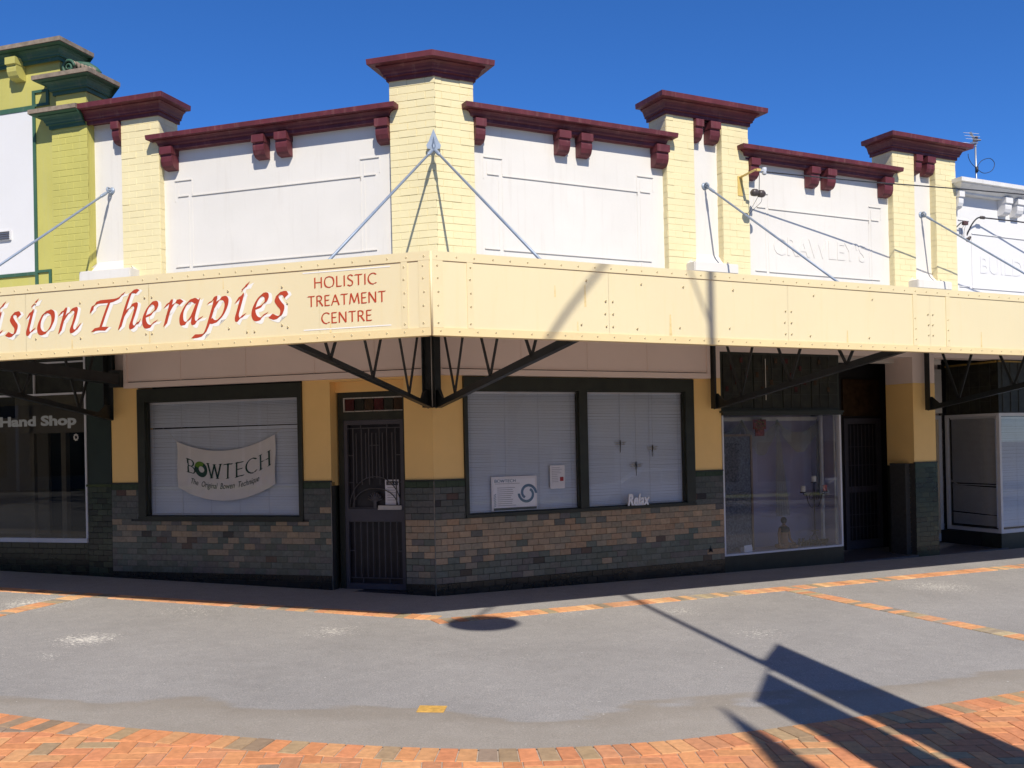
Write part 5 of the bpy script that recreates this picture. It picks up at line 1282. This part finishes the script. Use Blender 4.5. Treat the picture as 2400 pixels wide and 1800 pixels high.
# ================================================================== CABLES, ANTENNA
t = thing('cable_bracket', 'ochre iron cable bracket with insulators fixed to the brick pilaster', 'bracket', FR, (4.68, 0, 5.25))
m = MB(); m.box(4.63, 4.715, -.010, .0, 5.13, 5.40); part('plate', m, 'yellowiron', t, FR)
m = MB(); m.bar((4.675, -.006, 5.385), (4.675, -.33, 5.415), .05, .008); m.bar((4.68, -.33, 5.41), (4.74, -.34, 5.41), .03, .03); part('arm', m, 'yellowiron', t, FR)
m = MB(); m.lathe([(.02, -.05), (.034, -.04), (.026, -.01), (.036, .02), (.03, .045), (.012, .05)], (4.83, -.32, 5.41), 12); m.tube([(4.74, -.33, 5.41), (4.83, -.32, 5.41)], .012, 6); part('insulator', m, 'porcelain', t, FR)
for x_, z_ in ((4.695, 5.115), (4.81, 5.11)):
    m = MB(); m.tube([(x_-.055, -.27, z_+.008), (x_-.035, -.27, z_), (x_+.025, -.27, z_), (x_+.055, -.27, z_-.006)], [.028, .050, .052, .034], 10); part('fuse_holder', m, 'insul', t, FR)
m = MB(); m.tube(smooth_path([(4.73, -.33, 5.39), (4.745, -.31, 5.25), (4.755, -.29, 5.13)], 5), .005, 5); m.tube(smooth_path([(4.75, -.29, 5.08), (4.74, -.2, 4.98), (4.77, -.05, 4.9), (4.78, .09, 4.82), (4.84, .098, 5.0)], 5), .003, 5); m.tube(smooth_path([(4.80, -.29, 5.07), (4.82, -.25, 5.0), (4.80, -.1, 4.92), (4.86, .095, 4.86)], 5), .003, 5); part('lead', m, 'cable', t, FR)
m = MB(); m.tube(smooth_path([(4.83, -.29, 5.41), (6.34, -.53, 5.38), (7.44, -.73, 5.368), (8.37, -.91, 5.355), (8.78, -.99, 5.345), (12, -1.62, 5.30), (20, -3.3, 5.4), (34, -6.2, 6.2)], 6), .009, 6)
tag(part('service_cable', m, 'cable', None, FR), 'thin dark service cable running right from the ochre bracket', 'cable')
FC = FR @ Matrix.Translation((.165, .14, .045))
t = thing('cable_fitting', 'dark cable clamp and brown connector box on the white building', 'cable fitting', FR, (9.3, .05, 4.9))
m = MB(); m.tube(smooth_path([(9.26, .03, 4.83), (9.245, -.05, 4.95), (9.26, -.12, 5.08), (9.33, -.15, 5.17), (9.42, -.15, 5.205), (9.50, -.15, 5.208)], 5), .012, 8); part('cable_tail', m, 'cable', t, FC)
m = MB(); m.tube([(9.42, -.15, 5.205), (9.44, -.15, 5.207), (9.52, -.15, 5.207), (9.54, -.15, 5.205)], [.014, .026, .026, .016], 10); part('clamp', m, 'insul', t, FC)
m = MB(); m.box(9.03, 9.125, -.17, -.11, 5.055, 5.115); m.tube([(9.03, -.14, 5.09), (8.98, -.12, 5.08), (8.97, -.05, 5.02)], .010, 6); part('connector_box', bevelled(MB().box(9.03, 9.125, -.17, -.11, 5.055, 5.115), 'connector_box', 'brownbox', .008), None, t, FC)
m = MB(); m.tube([(9.03, -.14, 5.09), (8.99, -.13, 5.085), (8.97, -.05, 5.02)], .009, 6); m.tube(smooth_path([(9.06, -.14, 5.06), (9.04, -.1, 4.98), (9.10, -.06, 4.90), (9.2, -.02, 4.86)], 5), .003, 5); m.tube(smooth_path([(9.09, -.14, 5.06), (9.11, -.1, 4.99), (9.16, -.05, 4.91), (9.22, -.02, 4.87)], 5), .003, 5); part('lead', m, 'cable', t, FC)
m = MB(); m.tube([(9.19, .02, 4.86), (9.24, -.02, 4.85), (9.30, -.03, 4.875)], [.03, .04, .02], 8); m.tube([(9.26, -.02, 4.82), (9.27, -.05, 4.87), (9.31, -.05, 4.90)], [.02, .03, .02], 8); part('terminal', m, 'insul', t, FC)
m = MB(); m.tube(smooth_path([(9.70, -.01, 5.25), (9.78, -.03, 5.247), (10.24, -.15, 5.215), (10.69, -.27, 5.185), (13, -.9, 5.08), (22, -3.3, 5.2), (34, -6.6, 6)], 6), .011, 6)
tag(part('service_cable', m, 'cable', None, FR), 'thick black service cable leaving the clamp on the white building', 'cable')
t = thing('tv_antenna', 'small television antenna on a thin mast behind the white parapet', 'antenna', FR, (11.5, 1.5, 5.3))
m = MB(); m.tube([(11.5, 1.5, 5.3), (11.485, 1.5, 7.21)], .017, 8); part('mast', m, 'steel', t, FR)
m = MB(); m.bar((11.62, 1.5, 7.17), (11.42, 1.47, 7.15), .03, .03); m.bar((11.44, 1.47, 7.15), (11.33, 1.40, 7.05), .06, .05); m.box(11.47, 11.51, 1.46, 1.54, 7.12, 7.22); part('boom', m, 'insul', t, FR)
m = MB(); m.bar((11.42, 1.46, 7.14), (11.29, 1.45, 7.26), .045, .012); m.bar((11.40, 1.4, 7.06), (11.2, 1.36, 7.03), .05, .02); part('reflector', m, 'steel', t, FR)
for k in range(5):
    m = MB(); z_ = 7.24-.05*k if k < 3 else 7.05-.03*(k-3); x_ = 11.33+.03*k if k < 3 else 11.2+.07*(k-3)
    m.tube([(x_-.16, 1.5, z_+.012), (x_+.1, 1.38, z_-.012)], .004, 5); part('element', m, 'alu', t, FR)
m = MB(); m.tube(smooth_path([(11.22, 1.45, 6.86), (11.24, 1.46, 6.8), (11.32, 1.47, 6.71), (11.49, 1.48, 6.62), (11.7, 1.5, 6.57), (11.92, 1.5, 6.64), (12.0, 1.5, 6.78), (11.88, 1.5, 6.86), (11.66, 1.5, 6.80), (11.52, 1.49, 6.67), (11.48, 1.48, 6.55)], 8), .006, 6); m.tube([(11.485, 1.485, 6.56), (11.49, 1.485, 6.66)], .028, 8); part('coax_loop', m, 'cable', t, FR)

# ================================================================== STREET FURNITURE BEHIND THE CAMERA (lamp inferred from its shadow; banners and flag invented to cast theirs)
def zg(x, y): return gz(x, y)
PX, PY, UP = 4.317, -9.0, 1.58; PZ = zg(PX, PY)
t = thing('street_lamp', 'tall swan-neck street lamp standing at the kerb beside the viewer', 'street lamp', I4, (PX, PY, PZ))
m = MB(); m.tube([(PX, PY, PZ-.1), (PX, PY, PZ+.5), (PX, PY, 6.5), (PX, PY, 9.3+UP)], [.085, .07, .042, .036], 12); m.lathe([(.13, PZ), (.13, PZ+.25), (.09, PZ+.32), (.07, PZ+.34)], (PX, PY, 0), 14); part('pole', m, 'bottle', t)
q_ = lambda x, z, dy=0: (x+.347, PY+dy, z+UP)
m = MB(); m.tube(smooth_path([q_(3.97, 8.9), q_(3.6, 9.05), q_(3.2, 8.72), q_(2.8, 8.08), q_(2.38, 7.4), q_(2.06, 6.75, .03), q_(1.94, 6.35, .05)], 6), .021, 8); m.tube([q_(3.97, 8.15), q_(3.73, 8.55), q_(3.42, 8.92)], .013, 6); part('swan_neck', m, 'bottle', t)
m = MB(); m.lathe([(.0, .32), (.07, .30), (.09, .16), (.30, .05), (.375, 0), (.36, -.02), (.2, -.03), (.0, -.03)], q_(1.94, 6.1, .05), 24); part('lamp_shade', m, 'bottle', t)
def board(name, label, p, d, l0, l1, z0, z1):
    d = Vector(d).normalized(); nn = Vector((-d.y, d.x)); a, b = Vector(p)+d*l0, Vector(p)+d*l1
    m = MB(); m.slab([(a.x-nn.x*.008, a.y-nn.y*.008), (b.x-nn.x*.008, b.y-nn.y*.008), (b.x+nn.x*.008, b.y+nn.y*.008), (a.x+nn.x*.008, a.y+nn.y*.008)], z0, z1)
    t = thing(name, label, 'banner', I4, (p[0], p[1], z0), 'banners on the lamp post')
    part('panel', m, 'signred', t)
    m = MB()
    for z in (z0, z1): m.tube([(p[0], p[1], z), (b.x+d.x*.04, b.y+d.y*.04, z)], .014, 8)
    part('arm', m, 'steel', t)
board('shadow_banner', 'unseen red banner, made up for its shadow, on the lamp post on the side away from the shops', (PX, PY), (-.33, -.94), .24, 1.1, 2.1, 4.2+UP)  # invented unseen banners, shaped to cast the slotted board shadow
board('shadow_banner', 'unseen red banner, made up for its shadow, on the lamp post on the side facing the shops', (PX, PY), (.40, .92), .05, .80, 2.1, 4.33+UP)
bx, by = 4.10, -12.15; bz = zg(bx, by); HT = 7.76
t = thing('shadow_pennant', 'tall narrow pointed pennant, made up for its shadow, on a flagpole behind the viewer', 'flag', I4, (bx, by, bz))  # made-up flag out of view, shaped for the pointed pavement shadow
m = MB(); m.tube([(bx, by, bz), (bx, by, HT+.05)], [.03, .016], 8); part('mast', m, 'steel', t)
m = MB(); m.add([(bx-.012, by, HT), (bx-.27, by-.05, HT-1.4), (bx-.42, by-.05, HT-2.6), (bx-.012, by, HT-2.7), (bx-.012, by+.012, HT), (bx-.27, by-.038, HT-1.4), (bx-.42, by-.038, HT-2.6), (bx-.012, by+.012, HT-2.7)], [(3, 2, 1, 0), (4, 5, 6, 7), (0, 1, 5, 4), (1, 2, 6, 5), (2, 3, 7, 6), (3, 0, 4, 7)]); part('cloth', m, 'signred', t)

# ================================================================== ACROSS THE STREET (seen in the window glass; rows and extra trees also block low sky light)
def house(name, label, F, x0, x1, d, h, roofh, wallm, roofm):
    t = thing(name, label, 'building', F)
    m = MB(); m.box(x0, x1, 0, d, -1, h); part('wall', m, wallm, t, F)
    m = MB(); m.prism([(-.5, h), (d/2, h+roofh), (d+.5, h), (d+.5, h+.12), (d/2, h+roofh+.12), (-.5, h+.12)], x0-.4, x1+.4); part('roof', m, roofm, t, F)
    m = MB(); m.prism([(-2.6, h-.75), (0, h-.35), (0, h-.28), (-2.6, h-.68)], x0, x1); m.box(x0, x1, -2.62, -2.58, h-1.05, h-.66); part('verandah', m, roofm, t, F)
    n_ = max(2, int((x1-x0)/3))
    for i in range(n_):
        a = x0+(x1-x0)*(i+.15)/n_; b = x0+(x1-x0)*(i+.85)/n_
        m = MB(); m.box(a, b, -.03, .01, .5, 2.4); m2 = part('window', m, 'carglass', t, F)
        m = MB(); m.tube([((a+b)/2-1.3, -2.5, -.8), ((a+b)/2-1.3, -2.5, h-.7)], .06, 8); part('post', m, 'alu', t, F)
def far_frame(x, y, a): return Matrix.Translation((x, y, gz(x, y))) @ Matrix.Rotation(math.radians(a), 4, 'Z')
house('shop_row', 'long pale shop row with verandah across the street to the right', far_frame(33, -17, -125), -16, 14, 9, 5.6, 2.6, 'brickwall', 'roofmetal')
house('shop_row', 'dark brick shop row with verandah across the street to the left', far_frame(-24, -27, 140), -15, 16, 9, 5.8, 2.2, paint('dark_brick_wall', (.16, .09, .07), .8, .2, 3, .2), 'roofred')
house('shop_row', 'added grey shop row with red roof closing the street on the far left', far_frame(-34, -13, 114), -15, 15, 8, 5.6, 2.0, paint('grey_shop_wall', (.22, .21, .20), .8, .15, 3, .1), 'roofred')  # row added to keep open sky out of the left window's reflection
house('hall_building', 'cream weatherboard hall with red roof straight across the street', far_frame(4, -48, 180), -20, 20, 10, 5.4, 3.4, 'brickwall', 'roofred')
g2 = MB()
for F, x0, x1, y0, y1 in ((far_frame(26, -14, -125), -14, 14, -1.5, 1.5), (far_frame(-18, -22, 140), -14, 14, -1.4, 1.4)):
    nn = 14
    for i in range(nn):
        a, b = x0+(x1-x0)*i/nn, x0+(x1-x0)*(i+1)/nn
        q = [F @ Vector(p) for p in ((a, y0, 0), (b, y0, 0), (b, y1, 0), (a, y1, 0))]; g2.quad(*[(p.x, p.y, gz(p.x, p.y)+.1) for p in q])
struct(part('grass_verge', g2, 'grass'))
def tree(label, x, y, h, r, seed):
    rnd = random.Random(seed); z = gz(x, y); t = thing('street_tree', label, 'tree', I4, (x, y, z), 'trees across the street')
    m = MB(); m.tube([(x, y, z-.2), (x+.1, y, z+h*.25), (x-.1, y+.1, z+h*.6)], [.28, .2, .1], 9); tips = []
    for k in range(7):
        a = k*.9+rnd.random(); e = (x+r*.7*math.cos(a), y+r*.7*math.sin(a), z+h*(.55+.3*rnd.random())); tips.append(e); m.tube([(x, y, z+h*(.28+.03*k)), ((x+e[0])/2, (y+e[1])/2, (z+h*.35+e[2])/2), e], [.09, .06, .03], 6)
    part('trunk', m, 'bark', t); m = MB(); tips += [(x, y, z+h*.85)]*2
    for k in range(2600):
        c = rnd.choice(tips); p = Vector(c)+Vector((rnd.gauss(0, r*.3), rnd.gauss(0, r*.3), rnd.gauss(0, r*.24))); s_ = rnd.uniform(.14, .28)
        d1 = Vector((rnd.gauss(0, 1), rnd.gauss(0, 1), rnd.gauss(0, 1))).normalized(); d2 = d1.orthogonal().normalized()
        m.add([p-d1*s_, p+d2*s_*.5, p+d1*s_, p-d2*s_*.5], [(0, 1, 2, 3)])
    part('crown', m, 'leaf', t, stuff=True)
for i, (lb, x, y, h, r) in enumerate((('tallest gum tree across the street to the right', 24, -16, 12, 4.6), ('gum tree beside the pale shop row across the street', 29, -6, 10, 4), ('gum tree in front of the dark brick shop row', -17, -20, 11, 4.2), ('gum tree at the far left end of the opposite street', -25, -13, 10, 3.8), ('gum tree beside the red-roofed hall', 16, -34, 12, 4.6), ('broad gum tree in front of the red-roofed hall', 2, -37, 12, 5), ('gum tree left of the red-roofed hall', -9, -34, 11, 4.5), ('gum tree between the dark brick shops and the hall', -19, -33, 13, 4.8), ('tall gum tree behind the dark brick shop row', -31, -27, 13, 5))): tree(lb, x, y, h, r, i)  # more and taller trees added out of view to cut sky fill
def car(label, F):
    t = thing('parked_car', label, 'car', F, group='cars parked across the street')
    body = [(-2.15, .35), (-2.15, .78), (-2.0, .88), (-1.2, .93), (-.55, 1.38), (.85, 1.42), (1.55, .98), (2.1, .9), (2.2, .6), (2.15, .35)]
    m = MB(); hw = .86
    vsL = [(x_, -hw+(.14 if z_ > 1.0 else 0), z_) for x_, z_ in body]; vsR = [(x_, hw-(.14 if z_ > 1.0 else 0), z_) for x_, z_ in body]; n_ = len(body)
    m.add(vsL+vsR, [tuple(range(n_)), tuple(range(2*n_-1, n_-1, -1))]+[(i, (i+1) % n_, (i+1) % n_+n_, i+n_) for i in range(n_)]); part('body', m, 'carwhite', t, F)
    for sg in (-1, 1):
        m = MB(); y_ = sg*(hw-.09); m.add([(-1.05, sg*(hw+.003), .97), (-.5, y_+sg*.035, 1.33), (.1, y_+sg*.03, 1.36), (.1, sg*(hw+.003), .97)], [(0, 1, 2, 3)]); m.add([(.16, sg*(hw+.003), .97), (.16, y_+sg*.03, 1.36), (.8, y_+sg*.035, 1.36), (1.4, sg*(hw+.003), 1.0)], [(0, 1, 2, 3)]); part('side_window', m, 'carglass', t, F)
        for x_ in (-1.35, 1.35):
            m = MB(); m.tube([(x_, sg*(hw-.16), .32), (x_, sg*(hw+.01), .32)], .32, 18); wl = part('wheel', m, 'rubber', t, F); m = MB(); m.tube([(x_, sg*(hw+.0), .32), (x_, sg*(hw+.02), .32)], .2, 14); part('rim', m, 'steel', wl, F)
        m = MB(); m.box(-2.17, -2.1, sg*.55-.14, sg*.55+.14, .66, .8); part('headlight', m, 'porcelain', t, F)
car('white sedan parked across the street to the right', far_frame(21, -8, 55)); car('white sedan parked further along on the right', far_frame(25.5, -1.5, 55)); car('white sedan parked across the street to the left', far_frame(-12.5, -17, -40))
